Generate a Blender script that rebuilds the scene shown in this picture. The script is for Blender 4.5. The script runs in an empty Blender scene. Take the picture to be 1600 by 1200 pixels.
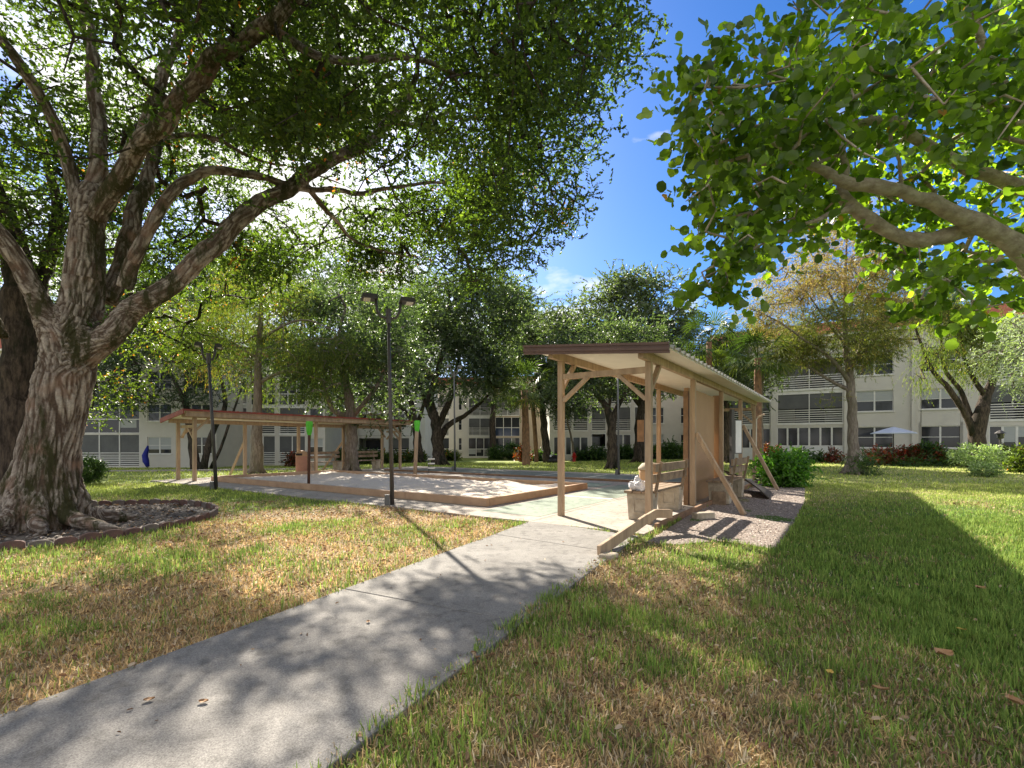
import bpy, math, random
import numpy as np
from mathutils import Vector, Matrix
random.seed(7); RNG = np.random.default_rng(11)
SC = bpy.context.scene; COL = SC.collection
# ---------------------------------------------------------------- camera
F, H, CX, CY = 760.0, 1.35, 800.0, 692.0      # focal length and horizon in photo pixels, eye height in metres
cam = bpy.data.objects.new('camera', bpy.data.cameras.new('camera')); COL.objects.link(cam)
cam.location = (0, 0, H); cam.rotation_euler = (math.radians(90), 0, 0)
cam.data.sensor_width = 36; cam.data.lens = 36*F/1600; cam.data.shift_y = (CY-600)/1600
cam.data.clip_end = 2000; SC.camera = cam
# ---------------------------------------------------------------- sun and sky
SUN = Vector((-0.408, 1.0, 0.687)).normalized()
elev = math.asin(SUN.z); azim = math.atan2(SUN.x, SUN.y)
world = bpy.data.worlds.new("World"); SC.world = world; world.use_nodes = True
nt = world.node_tree; nt.nodes.clear()
wo = nt.nodes.new('ShaderNodeOutputWorld'); bg = nt.nodes.new('ShaderNodeBackground')
sky = nt.nodes.new('ShaderNodeTexSky'); sky.sky_type = 'NISHITA'; sky.sun_disc = False
sky.sun_elevation = elev; sky.sun_rotation = azim
sky.air_density = 1.0; sky.dust_density = 0.7; sky.ozone_density = 4.0
bg.inputs[1].default_value = 0.06
L = nt.links.new
def wn(t, **k):
    n = nt.nodes.new(t)
    for a, v in k.items(): setattr(n, a, v)
    return n
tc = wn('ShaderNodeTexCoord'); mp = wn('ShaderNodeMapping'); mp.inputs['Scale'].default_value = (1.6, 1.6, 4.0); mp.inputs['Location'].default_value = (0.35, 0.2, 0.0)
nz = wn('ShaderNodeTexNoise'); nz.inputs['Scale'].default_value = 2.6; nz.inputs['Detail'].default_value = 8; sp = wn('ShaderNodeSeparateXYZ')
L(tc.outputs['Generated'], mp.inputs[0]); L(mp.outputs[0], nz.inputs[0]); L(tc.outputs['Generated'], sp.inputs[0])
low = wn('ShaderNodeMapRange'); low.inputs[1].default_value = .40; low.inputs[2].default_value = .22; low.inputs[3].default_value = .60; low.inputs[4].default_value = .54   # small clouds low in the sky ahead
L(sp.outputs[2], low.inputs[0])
bk = wn('ShaderNodeMapRange'); bk.inputs[1].default_value = .15; bk.inputs[2].default_value = -.25; bk.inputs[3].default_value = 0; bk.inputs[4].default_value = .20   # unseen broken cloud, added behind the viewer for neutral fill light
L(sp.outputs[1], bk.inputs[0]); th = wn('ShaderNodeMath', operation='SUBTRACT'); lf = wn('ShaderNodeMapRange'); lf.inputs[1].default_value = -.06; lf.inputs[2].default_value = -.30; lf.inputs[3].default_value = 0; lf.inputs[4].default_value = .17   # bright broken cloud added round the sun, standing in for its white glare
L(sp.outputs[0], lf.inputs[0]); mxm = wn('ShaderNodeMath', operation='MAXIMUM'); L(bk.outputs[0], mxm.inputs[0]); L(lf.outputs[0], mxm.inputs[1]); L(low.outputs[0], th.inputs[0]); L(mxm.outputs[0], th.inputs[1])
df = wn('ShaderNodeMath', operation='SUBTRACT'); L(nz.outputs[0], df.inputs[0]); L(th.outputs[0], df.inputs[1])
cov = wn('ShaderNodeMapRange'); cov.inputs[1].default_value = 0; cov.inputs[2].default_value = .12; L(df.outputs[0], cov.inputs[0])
hs = wn('ShaderNodeHueSaturation'); hs.inputs['Saturation'].default_value = 1.24
hue = wn('ShaderNodeMixRGB', blend_type='MULTIPLY'); hue.inputs[0].default_value = 1; hue.inputs[2].default_value = (.84, .86, 1.0, 1)
L(sky.outputs[0], hue.inputs[1]); L(hue.outputs[0], hs.inputs['Color'])
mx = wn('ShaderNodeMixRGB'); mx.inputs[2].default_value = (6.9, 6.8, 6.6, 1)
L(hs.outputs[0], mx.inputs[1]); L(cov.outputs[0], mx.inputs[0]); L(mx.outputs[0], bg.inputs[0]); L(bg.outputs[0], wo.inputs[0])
sl = bpy.data.lights.new('sun', 'SUN'); sl.energy = 5.0; sl.angle = math.radians(0.55); sl.color = (1.0, 0.92, 0.79)
so = bpy.data.objects.new('sun', sl); COL.objects.link(so); so.location = (0, 0, 40)
so.rotation_euler = (-SUN).to_track_quat('-Z', 'Y').to_euler()
SC.view_settings.view_transform = 'Standard'; SC.view_settings.look = 'None'; SC.view_settings.exposure = 1.72; SC.view_settings.gamma = 1
SC.cycles.max_bounces = 6; SC.cycles.diffuse_bounces = 3; SC.cycles.glossy_bounces = 2; SC.cycles.transmission_bounces = 3
SC.cycles.transparent_max_bounces = 6; SC.cycles.sample_clamp_indirect = 6
# ---------------------------------------------------------------- helpers
def G(px, py):                       # ground point under a photo pixel
    Y = F*H/(py-CY); return ((px-CX)/F*Y, Y)
def P(px, py, Y):                    # point at depth Y
    return ((px-CX)/F*Y, Y, H+(CY-py)/F*Y)
A0 = (-.53, 10.06); AU = (.565, .825); AV = (-.825, .565); ANG = math.atan2(.825, .565)
def S(u, v, z=0): return (A0[0]+u*AU[0]+v*AV[0], A0[1]+u*AU[1]+v*AV[1], z)
def uv(x, y): dx = x-A0[0]; dy = y-A0[1]; return dx*AU[0]+dy*AU[1], dx*AV[0]+dy*AV[1]
def ss(a, b, x): t = np.clip((x-a)/(b-a), 0, 1); return t*t*(3-2*t)
def hsh(ix, iy, iz):
    n = (ix*374761393 + iy*668265263 + iz*2147483647 + 1013904223) & 0xffffffff
    n = ((n ^ (n >> 13))*1274126177) & 0xffffffff
    return ((n ^ (n >> 16)) & 0xffff)/65535.0
def noise3(x, y, z=0.0):
    x, y, z = np.broadcast_arrays(np.asarray(x, float), y, z)
    xi = np.floor(x).astype(np.int64); yi = np.floor(y).astype(np.int64); zi = np.floor(z).astype(np.int64)
    fx = x-xi; fy = y-yi; fz = z-zi; fx = fx*fx*(3-2*fx); fy = fy*fy*(3-2*fy); fz = fz*fz*(3-2*fz)
    r = 0
    for dx in (0, 1):
        for dy in (0, 1):
            for dz in (0, 1):
                r = r+hsh(xi+dx, yi+dy, zi+dz)*(fx if dx else 1-fx)*(fy if dy else 1-fy)*(fz if dz else 1-fz)
    return r
def fbm(x, y, z=0.0, o=3):
    return sum(noise3(np.asarray(x)*2**i+i*17, np.asarray(y)*2**i+i*5, np.asarray(z)*2**i)*.5**i for i in range(o))/sum(.5**i for i in range(o))
def tz(x, y):                        # the lawn falls away a little to the far left
    x = np.asarray(x, float); y = np.asarray(y, float)
    return -0.62*ss(20, 36+26*ss(-16, -6, x), y)*ss(17, 0, x)
def Gt(px, py):
    for Y in np.arange(4, 75, .1):
        X = (px-CX)/F*Y
        if CY+F*(H-float(tz(X, Y)))/Y <= py: return X, Y
    return X, Y
def tag(o, label=None, cat=None, group=None, kind=None):
    if label: o['label'] = label
    if cat: o['category'] = cat
    if group: o['group'] = group
    if kind: o['kind'] = kind
    return o
def empty(name, loc=(0, 0, 0), rz=0.0, **k):
    o = bpy.data.objects.new(name, None); COL.objects.link(o); o.location = loc; o.rotation_euler = (0, 0, rz); o.empty_display_size = .2
    return tag(o, **k)
class MB:
    def __init__(s): s.v = []; s.f = []; s.mi = []; s.cur = 0
    def add(s, vs, fs):
        n = len(s.v); s.v += [tuple(p) for p in vs]
        for f in fs: s.f.append(tuple(i+n for i in f)); s.mi.append(s.cur)
        return s
    def box(s, c, d, rz=0.0, tx=0.0):
        x, y, z = d[0]/2, d[1]/2, d[2]/2; ca, sa = math.cos(rz), math.sin(rz)
        vs = []
        for zz in (-z, z):
            for xx, yy in ((-x, -y), (x, -y), (x, y), (-x, y)):
                k = 1-tx if zz < 0 else 1
                a, b = xx*k, yy*k
                vs.append((c[0]+a*ca-b*sa, c[1]+a*sa+b*ca, c[2]+zz))
        return s.add(vs, [(3, 2, 1, 0), (4, 5, 6, 7), (0, 1, 5, 4), (1, 2, 6, 5), (2, 3, 7, 6), (3, 0, 4, 7)])
    def ab(s, x0, x1, y0, y1, z0, z1):
        return s.box(((x0+x1)/2, (y0+y1)/2, (z0+z1)/2), (abs(x1-x0), abs(y1-y0), abs(z1-z0)))
    def bar(s, p, q, w, h, up=(0, 0, 1)):
        p = Vector(p); q = Vector(q); d = (q-p).normalized(); u = Vector(up)
        if abs(d.dot(u)) > .98: u = Vector((1, 0, 0))
        r = d.cross(u).normalized()*w/2; t = r.cross(d).normalized()*h/2
        vs = [e+a*r+b*t for e in (p, q) for a, b in ((-1, -1), (1, -1), (1, 1), (-1, 1))]
        return s.add(vs, [(3, 2, 1, 0), (4, 5, 6, 7), (0, 1, 5, 4), (1, 2, 6, 5), (2, 3, 7, 6), (3, 0, 4, 7)])
    def tube(s, pts, rad, n=8, cap=True):
        pts = [Vector(p) for p in pts]
        if not hasattr(rad, '__len__'): rad = [rad]*len(pts)
        prev = None; rings = []
        for i, p in enumerate(pts):
            d = (pts[min(i+1, len(pts)-1)]-pts[max(i-1, 0)]).normalized()
            if prev is None: prev = Vector((1, 0, 0)) if abs(d.x) < .8 else Vector((0, 1, 0))
            r = (prev-d*prev.dot(d)).normalized(); prev = r; t = d.cross(r)
            rings.append([p+(r*math.cos(2*math.pi*k/n)+t*math.sin(2*math.pi*k/n))*rad[i] for k in range(n)])
        vs = [v for R in rings for v in R]; fs = []
        for i in range(len(pts)-1):
            for k in range(n): fs.append((i*n+k, i*n+(k+1) % n, (i+1)*n+(k+1) % n, (i+1)*n+k))
        if cap: fs.append(tuple(range(n-1, -1, -1))); fs.append(tuple((len(pts)-1)*n+k for k in range(n)))
        return s.add(vs, fs)
    def lathe(s, prof, c=(0, 0, 0), n=16):
        return s.tube([(c[0], c[1], c[2]+z) for r, z in prof], [max(r, .001) for r, z in prof], n) if 0 else s._lathe(prof, c, n)
    def _lathe(s, prof, c, n):
        vs = [(c[0]+r*math.cos(2*math.pi*k/n), c[1]+r*math.sin(2*math.pi*k/n), c[2]+z) for r, z in prof for k in range(n)]
        fs = [(i*n+k, i*n+(k+1) % n, (i+1)*n+(k+1) % n, (i+1)*n+k) for i in range(len(prof)-1) for k in range(n)]
        fs += [tuple(range(n-1, -1, -1)), tuple((len(prof)-1)*n+k for k in range(n))]
        return s.add(vs, fs)
    def poly(s, pts, z0, z1):        # prism over a polygon
        n = len(pts); vs = [(p[0], p[1], z0) for p in pts]+[(p[0], p[1], z1) for p in pts]
        ar = sum(pts[i][0]*pts[(i+1) % n][1]-pts[(i+1) % n][0]*pts[i][1] for i in range(n))
        o = list(range(n)) if ar > 0 else list(range(n-1, -1, -1))
        fs = [tuple(o[::-1]), tuple(n+i for i in o)]+[(o[i], o[(i+1) % n], o[(i+1) % n]+n, o[i]+n) for i in range(n)]
        return s.add(vs, fs)
    def build(s, name, mat, parent=None, smooth=False, bevel=0.0):
        me = bpy.data.meshes.new(name); me.from_pydata(s.v, [], s.f); me.update()
        for m in (mat if isinstance(mat, (list, tuple)) else [mat]): me.materials.append(m)
        if isinstance(mat, (list, tuple)): me.polygons.foreach_set('material_index', s.mi)
        if smooth: me.polygons.foreach_set('use_smooth', [True]*len(me.polygons))
        o = bpy.data.objects.new(name, me); COL.objects.link(o)
        if parent: o.parent = parent
        if bevel: 
            b = o.modifiers.new('bevel', 'BEVEL'); b.width = bevel; b.segments = 2; b.limit_method = 'ANGLE'
        return o
def npmesh(name, V, Q, mats, mi=None, tint=None, col=None, parent=None, smooth=False):
    me = bpy.data.meshes.new(name); nv, nf = len(V), len(Q)
    me.vertices.add(nv); me.vertices.foreach_set('co', np.ascontiguousarray(V, dtype=np.float32).ravel())
    me.loops.add(nf*4); me.loops.foreach_set('vertex_index', np.ascontiguousarray(Q, dtype=np.int32).ravel())
    me.polygons.add(nf); me.polygons.foreach_set('loop_start', np.arange(nf, dtype=np.int32)*4)
    for m in mats: me.materials.append(m)
    if mi is not None: me.polygons.foreach_set('material_index', np.asarray(mi, dtype=np.int32))
    if smooth is not False: me.polygons.foreach_set('use_smooth', np.broadcast_to(np.asarray(smooth, dtype=bool), (nf,)).copy())
    if tint is not None:
        a = me.attributes.new('tint', 'FLOAT', 'POINT'); a.data.foreach_set('value', np.ascontiguousarray(tint, dtype=np.float32))
    if col is not None:
        a = me.attributes.new('shade', 'FLOAT_COLOR', 'POINT'); a.data.foreach_set('color', np.ascontiguousarray(np.c_[col, np.ones(len(col))], dtype=np.float32).ravel())
    me.update(calc_edges=True); me.validate()
    o = bpy.data.objects.new(name, me); COL.objects.link(o)
    if parent: o.parent = parent
    return o
# ---------------------------------------------------------------- materials
def newmat(name):
    m = bpy.data.materials.new(name); m.use_nodes = True; t = m.node_tree; b = t.nodes['Principled BSDF']; return m, t, b
def surf(name, c1, c2=None, rough=.8, scale=6.0, bump=0.0, bscale=None, spec=.3, metal=0.0, stretch=(1, 1, 1), c3=None, detail=6, dist=.01):
    m, t, b = newmat(name); b.inputs['Roughness'].default_value = rough; b.inputs['Metallic'].default_value = metal
    b.inputs['Specular IOR Level'].default_value = spec
    if c2 is None: c2 = tuple(x*.8 for x in c1)
    tc = t.nodes.new('ShaderNodeTexCoord'); mp = t.nodes.new('ShaderNodeMapping'); mp.inputs['Scale'].default_value = stretch
    n = t.nodes.new('ShaderNodeTexNoise'); n.inputs['Scale'].default_value = scale; n.inputs['Detail'].default_value = detail; n.inputs['Roughness'].default_value = .65
    r = t.nodes.new('ShaderNodeValToRGB'); e = r.color_ramp.elements
    e[0].position = .35; e[0].color = (*c2, 1); e[1].position = .65; e[1].color = (*c1, 1)
    if c3: k = e.new(.8); k.color = (*c3, 1)
    t.links.new(tc.outputs['Object'], mp.inputs[0]); t.links.new(mp.outputs[0], n.inputs[0]); t.links.new(n.outputs[0], r.inputs[0]); t.links.new(r.outputs[0], b.inputs['Base Color'])
    if bump:
        n2 = t.nodes.new('ShaderNodeTexNoise'); n2.inputs['Scale'].default_value = bscale or scale*4; n2.inputs['Detail'].default_value = 5
        bp = t.nodes.new('ShaderNodeBump'); bp.inputs['Strength'].default_value = bump; bp.inputs['Distance'].default_value = dist
        t.links.new(mp.outputs[0], n2.inputs[0]); t.links.new(n2.outputs[0], bp.inputs['Height']); t.links.new(bp.outputs[0], b.inputs['Normal'])
    return m
def leafmat(name, ramp, transl=.42, rough=.45, spec=.4, tcol=(1.0, 1.25, .35)):
    m = bpy.data.materials.new(name); m.use_nodes = True; t = m.node_tree; b = t.nodes['Principled BSDF']; out = t.nodes['Material Output']
    a = t.nodes.new('ShaderNodeAttribute'); a.attribute_name = 'tint'
    r = t.nodes.new('ShaderNodeValToRGB'); e = r.color_ramp.elements
    e[0].position = ramp[0][0]; e[0].color = (*ramp[0][1], 1); e[1].position = ramp[-1][0]; e[1].color = (*ramp[-1][1], 1)
    for p, c in ramp[1:-1]: k = e.new(p); k.color = (*c, 1)
    b.inputs['Roughness'].default_value = rough; b.inputs['Specular IOR Level'].default_value = spec
    tr = t.nodes.new('ShaderNodeBsdfTranslucent'); mu = t.nodes.new('ShaderNodeMixRGB'); mu.blend_type = 'MULTIPLY'; mu.inputs[0].default_value = 1; mu.inputs[2].default_value = (*[2.0*c for c in tcol], 1)
    ms = t.nodes.new('ShaderNodeMixShader'); ms.inputs[0].default_value = transl
    t.links.new(a.outputs['Fac'], r.inputs[0]); t.links.new(r.outputs[0], b.inputs['Base Color']); t.links.new(r.outputs[0], mu.inputs[1]); t.links.new(mu.outputs[0], tr.inputs[0])
    t.links.new(b.outputs[0], ms.inputs[1]); t.links.new(tr.outputs[0], ms.inputs[2]); t.links.new(ms.outputs[0], out.inputs[0])
    return m
def barkmat(name, light, dark, moss=None, scale=1.0, bump=.9):
    m, t, b = newmat(name); b.inputs['Roughness'].default_value = .95; b.inputs['Specular IOR Level'].default_value = .1
    tc = t.nodes.new('ShaderNodeTexCoord'); mp = t.nodes.new('ShaderNodeMapping'); mp.inputs['Scale'].default_value = (scale, scale, .22*scale)
    n = t.nodes.new('ShaderNodeTexNoise'); n.inputs['Scale'].default_value = 16; n.inputs['Detail'].default_value = 8; n.inputs['Roughness'].default_value = .7
    r = t.nodes.new('ShaderNodeValToRGB'); e = r.color_ramp.elements; e[0].position = .4; e[0].color = (*dark, 1); e[1].position = .62; e[1].color = (*light, 1)
    n3 = t.nodes.new('ShaderNodeTexNoise'); n3.inputs['Scale'].default_value = 1.1; n3.inputs['Detail'].default_value = 7; n3.inputs['Roughness'].default_value = .7
    r3 = t.nodes.new('ShaderNodeValToRGB'); r3.color_ramp.elements[0].position = .5; r3.color_ramp.elements[1].position = .62
    mx = t.nodes.new('ShaderNodeMixRGB'); mx.inputs[2].default_value = (*(moss or dark), 1)
    t.links.new(tc.outputs['Object'], mp.inputs[0]); t.links.new(mp.outputs[0], n.inputs[0]); t.links.new(n.outputs[0], r.inputs[0])
    mp3 = t.nodes.new('ShaderNodeMapping'); mp3.inputs['Scale'].default_value = (1.6, 1.6, .7); t.links.new(tc.outputs['Object'], mp3.inputs[0]); t.links.new(mp3.outputs[0], n3.inputs[0])
    t.links.new(n3.outputs[0], r3.inputs[0]); t.links.new(r3.outputs[0], mx.inputs[0])
    t.links.new(r.outputs[0], mx.inputs[1]); t.links.new(mx.outputs[0], b.inputs['Base Color'])
    bp = t.nodes.new('ShaderNodeBump'); bp.inputs['Strength'].default_value = bump; bp.inputs['Distance'].default_value = .03
    t.links.new(n.outputs[0], bp.inputs['Height']); t.links.new(bp.outputs[0], b.inputs['Normal'])
    return m
M = {}
M['tan'] = surf('tan_paint', (.50, .365, .24), (.33, .23, .15), .75, 9, .5, 50, stretch=(1, 1, .15))
M['tandark'] = surf('brown_timber', (.30, .175, .10), (.20, .12, .07), .8, 5, .4, 50)
M['fascia'] = surf('brown_fascia', (.17, .105, .085), (.13, .08, .065), .5, 2, .1, 30)
M['tanboard'] = surf('tan_board', (.45, .28, .155), (.41, .25, .135), .7, 1.2, .1, 20)
M['weathered'] = surf('weathered_wood', (.33, .24, .16), (.17, .12, .08), .85, 5, .5, 40)
M['cream'] = surf('cream_ceiling', (.80, .76, .66), (.74, .70, .60), .6, 2)
M['tinroof'] = surf('pale_metal_roof', (.62, .60, .55), (.45, .43, .38), .45, 3, .1, 30)
M['redroof'] = surf('red_roof', (.33, .07, .045), (.20, .05, .035), .6, 4, .2, 30, c3=(.6, .5, .46))
M['block'] = surf('painted_concrete', (.50, .43, .33), (.28, .23, .17), .9, 5, .5, 60)
M['stucco'] = surf('cream_stucco', (.60, .565, .50), (.54, .505, .445), .9, .8, .2, 60)
M['stuccow'] = surf('white_stucco', (.70, .69, .66), (.62, .61, .58), .9, .8, .2, 60)
M['stuccot'] = surf('tan_stucco', (.50, .40, .29), (.44, .35, .25), .9, .8, .2, 60)
M['trim'] = surf('white_trim', (.72, .70, .65), (.62, .60, .55), .6, 3)
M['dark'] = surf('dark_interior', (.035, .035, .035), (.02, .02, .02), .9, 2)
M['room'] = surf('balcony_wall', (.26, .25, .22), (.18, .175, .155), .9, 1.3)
M['blind'] = surf('blinds', (.42, .43, .41), (.34, .35, .34), .7, 2, stretch=(1, 1, 30))
M['tile'] = surf('terracotta_tiles', (.40, .125, .065), (.26, .08, .045), .8, 9, .5, 25)
M['pole'] = surf('dark_bronze_metal', (.075, .066, .062), (.05, .045, .042), .45, 4, spec=.5)
M['polegrey'] = surf('grey_pole', (.16, .16, .155), (.12, .12, .12), .5, 4)
M['polebrown'] = surf('brown_pole', (.12, .055, .03), (.08, .04, .025), .6, 8)
M['green'] = surf('bright_green_wrap', (.13, .62, .05), (.10, .5, .04), .5, 8)
M['lens'] = surf('lamp_lens', (.75, .72, .66), (.7, .66, .6), .3, 4)
M['red'] = surf('red_paint', (.60, .02, .02), (.45, .02, .02), .45, 4)
M['pinkbin'] = surf('terracotta_bin', (.42, .22, .15), (.36, .19, .13), .8, 6, .3, 40)
M['black'] = surf('black_plastic', (.012, .012, .013), (.01, .01, .01), .35, 4, spec=.5)
M['white'] = surf('white_plastic', (.8, .8, .8), (.72, .72, .72), .4, 4)
M['bag'] = surf('white_bag', (.72, .72, .74), (.50, .50, .54), .4, 20, .8, 30, dist=.03)
M['blue'] = surf('blue_cloth', (.012, .02, .25), (.01, .015, .18), .6, 4)
M['greycloth'] = surf('grey_canvas', (.25, .25, .30), (.22, .22, .27), .8, 4)
M['paleumb'] = surf('pale_canvas', (.52, .56, .66), (.48, .52, .6), .8, 4)
M['edging'] = surf('terracotta_edging', (.19, .10, .082), (.10, .068, .06), .9, 9, .6, 60)
M['edginggrey'] = surf('faded_edging', (.20, .16, .14), (.12, .10, .09), .9, 9, .6, 60)
M['tarp'] = surf('dark_sheet', (.10, .085, .07), (.06, .05, .042), .85, 5, .6, 14)
M['leafdry'] = surf('dry_leaf', (.42, .24, .11), (.28, .15, .07), .7, 30)
M['leafyel'] = surf('yellow_leaf', (.60, .42, .10), (.5, .3, .07), .7, 30)
def glassmat(name, c, rough=.08):
    m, t, b = newmat(name); b.inputs['Base Color'].default_value = (*c, 1); b.inputs['Roughness'].default_value = rough; b.inputs['Specular IOR Level'].default_value = .45; return m
M['glass'] = glassmat('window_glass', (.028, .03, .034)); M['glassblue'] = glassmat('blue_glass', (.03, .045, .08)); M['screen'] = surf('insect_screen', (.12, .12, .115), (.09, .09, .09), .6, 1.0)
M['bark'] = barkmat('oak_bark', (.27, .19, .14), (.07, .045, .032), (.045, .05, .022))
M['barkdark'] = barkmat('dark_bark', (.11, .085, .065), (.03, .024, .02), (.02, .022, .014))
M['barkgrey'] = barkmat('grey_bark', (.30, .255, .215), (.14, .11, .09), (.16, .14, .10))
M['barkpale'] = surf('pale_smooth_bark', (.52, .44, .34), (.28, .22, .16), .85, 9, .8, 30, stretch=(1, 1, 1.6), dist=.02)
M['barkpalm'] = surf('palm_bark', (.34, .19, .11), (.15, .09, .055), .95, 9, .9, 14, stretch=(1, 1, .5), dist=.04)
# ---------------------------------------------------------------- ground
path_dir = (.441, .8975)
PATH = [(-2.47-.441*3.2, 2.34-.8975*3.2), (-.77-.449*3, 2.02-.893*3), (1.03, 5.6), (1.80, 6.93), (.33, 8.30)]
GRAVEL = [G(1010, 848), G(1030, 836), G(1076, 806), G(1184, 757), G(1222, 754), G(1258, 763), G(1257, 785), G(1240, 820), G(1213, 860), G(1170, 852), G(1120, 846), G(1060, 852)]
RC = (-7.9, 8.0); RR = 2.6
def inpoly(x, y, poly):
    x = np.asarray(x); y = np.asarray(y); c = np.zeros(x.shape, bool); n = len(poly)
    for i in range(n):
        x1, y1 = poly[i]; x2, y2 = poly[(i+1) % n]
        if y1 == y2: continue
        k = ((y1 > y) != (y2 > y)) & (x < (x2-x1)*(y-y1)/(y2-y1)+x1); c ^= k
    return c
def paved(x, y, m=0.0):
    u, v = uv(x, y)
    return ((u > -1.1-m) & (u < 11.8+m) & (v > -3.72-m) & (v < 14+m))
def dryness(x, y):
    """0 green turf ... 1 straw; patches where the photo has them"""
    n = fbm(x*.9, y*.9, 3.3, 4); n2 = fbm(x*3.1, y*3.1, 8.3, 3)
    left = ss(.6, -.6, x-(-1.4+(y-4.5)*.45))                       # side of the path
    d = .30+(n-.5)*(1.0+.5*left)+(n2-.5)*1.1+.08*(1-left)
    d = d+.42*left*ss(13.5, 8.5, y)*ss(-9, -4.5, x)+.22*left*ss(6, 3.5, y)
    d = d-.25*left*ss(9.5, 12, y)-.15*left*np.exp(-((x+4.2)**2+(y-6.0)**2)/3)
    right = 1-left
    d = d+.22*right*ss(3.4, 1.0, x)*ss(9, 6, y)-.30*right*ss(1.6, 3.6, x)*ss(12, 8, y)-.12*right+.10*right*ss(10, 14, y)+.34*right*np.exp(-((x-1.9)**2/1.6+(y-5.6)**2/2.2))+.16*right*ss(2.4, .6, x)*ss(5, 3, y)
    return np.clip(d, 0, 1)
C_GREEN = np.array([.14, .25, .045]); C_GREEN2 = np.array([.32, .40, .085]); C_DRY = np.array([.56, .40, .20]); C_DIRT = np.array([.16, .11, .07]); C_OR = np.array([.66, .46, .22])
def groundcol(x, y):
    d = dryness(x, y)[:, None]; n = fbm(x*7, y*7, 1.7, 3)[:, None]
    c = C_GREEN*.5*(1-d)+C_DIRT*d
    left = ss(.6, -.6, x-(-1.4+(y-4.5)*.45))[:, None]
    c = c*(.75+.5*n); c = c*(1-.45*d)+(C_DRY*(1-.6*left)+C_OR*.6*left)*.30*d
    far = ss(9, 16, y)[:, None]
    lawn = np.array([.20, .25, .055])*(1-d*.6)+np.array([.48, .42, .18])*d*.6
    c = c*(1-far)+lawn*(.8+.4*n)*far
    rr = np.hypot(x-RC[0], y-RC[1])[:, None]
    e = ss(RR+.05, RR-.15, rr); mul = np.array([.17, .145, .125])*(.5+1.1*n); c = c*(1-e)+mul*e
    return np.clip(c, .01, 1)
def cuts(knots):
    out = []
    for (a, b, s) in knots: out.append(np.arange(a, b, s))
    return np.concatenate(out+[[knots[-1][1]]])
gx = cuts([(-900, -300, 200), (-300, -80, 30), (-80, -26, 4), (-26, -12, .8), (-12, -3, .14), (-3, 6, .07), (6, 12, .14), (12, 26, .8), (26, 80, 4), (80, 300, 30), (300, 900, 200)])
gy = cuts([(-200, -20, 30), (-20, 0, 2), (0, 8, .07), (8, 13, .14), (13, 24, .4), (24, 60, 2), (60, 200, 20), (200, 1500, 150)])
X_, Y_ = np.meshgrid(gx, gy); x_ = X_.ravel(); y_ = Y_.ravel()
z_ = tz(x_, y_)+(fbm(x_*1.3, y_*1.3, 0, 3)-.5)*.05*ss(16, 12, y_)*ss(14, 11, np.abs(x_))
flat = paved(x_, y_, .15) | inpoly(x_, y_, [(p[0], p[1]) for p in PATH]) | inpoly(x_, y_, [(p[0]-.15, p[1]+.08) for p in PATH]) | inpoly(x_, y_, [(p[0]+.15, p[1]-.08) for p in PATH])
z_ = np.where(flat, -.012, z_); 
rr = np.hypot(x_-RC[0], y_-RC[1]); bed = ss(RR+.1, RR-.3, rr)
z_ = z_+bed*(fbm(x_*5, y_*5, 4, 3)-.5)*.14+bed*.01
ix = np.arange(len(gx)-1); iy = np.arange(len(gy)-1); IX, IY = np.meshgrid(ix, iy); q0 = (IY*len(gx)+IX).ravel(); W = len(gx)
def vcolmat(name, rough=.95, bump=.5, bs=90, scale=24, amp=.35, transl=0.0):
    m, t, b = newmat(name); b.inputs['Roughness'].default_value = rough; b.inputs['Specular IOR Level'].default_value = .15
    a = t.nodes.new('ShaderNodeAttribute'); a.attribute_name = 'shade'; tc = t.nodes.new('ShaderNodeTexCoord')
    n = t.nodes.new('ShaderNodeTexNoise'); n.inputs['Scale'].default_value = scale; n.inputs['Detail'].default_value = 8; n.inputs['Roughness'].default_value = .75
    r = t.nodes.new('ShaderNodeMapRange'); r.inputs[1].default_value = .3; r.inputs[2].default_value = .7; r.inputs[3].default_value = 1-amp; r.inputs[4].default_value = 1+amp
    mu = t.nodes.new('ShaderNodeMixRGB'); mu.blend_type = 'MULTIPLY'; mu.inputs[0].default_value = 1
    t.links.new(tc.outputs['Object'], n.inputs[0]); t.links.new(n.outputs[0], r.inputs[0]); t.links.new(a.outputs['Color'], mu.inputs[1]); t.links.new(r.outputs[0], mu.inputs[2]); t.links.new(mu.outputs[0], b.inputs['Base Color'])
    if bump:
        bp = t.nodes.new('ShaderNodeBump'); bp.inputs['Strength'].default_value = bump; bp.inputs['Distance'].default_value = .03; t.links.new(n.outputs[0], bp.inputs['Height']); t.links.new(bp.outputs[0], b.inputs['Normal'])
    if transl:
        tr = t.nodes.new('ShaderNodeBsdfTranslucent'); ms = t.nodes.new('ShaderNodeMixShader'); ms.inputs[0].default_value = transl
        t.links.new(mu.outputs[0], tr.inputs[0]); t.links.new(b.outputs[0], ms.inputs[1]); t.links.new(tr.outputs[0], ms.inputs[2]); t.links.new(ms.outputs[0], t.nodes['Material Output'].inputs[0])
    return m
M['soil'] = vcolmat('lawn_soil'); M['blade'] = vcolmat('grass_blades', .6, 0, scale=3, amp=.15, transl=.35)
gr = npmesh('ground', np.c_[x_, y_, z_], np.c_[q0, q0+1, q0+1+W, q0+W], [M['soil']], col=groundcol(x_, y_), smooth=True); tag(gr, kind='structure')
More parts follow.
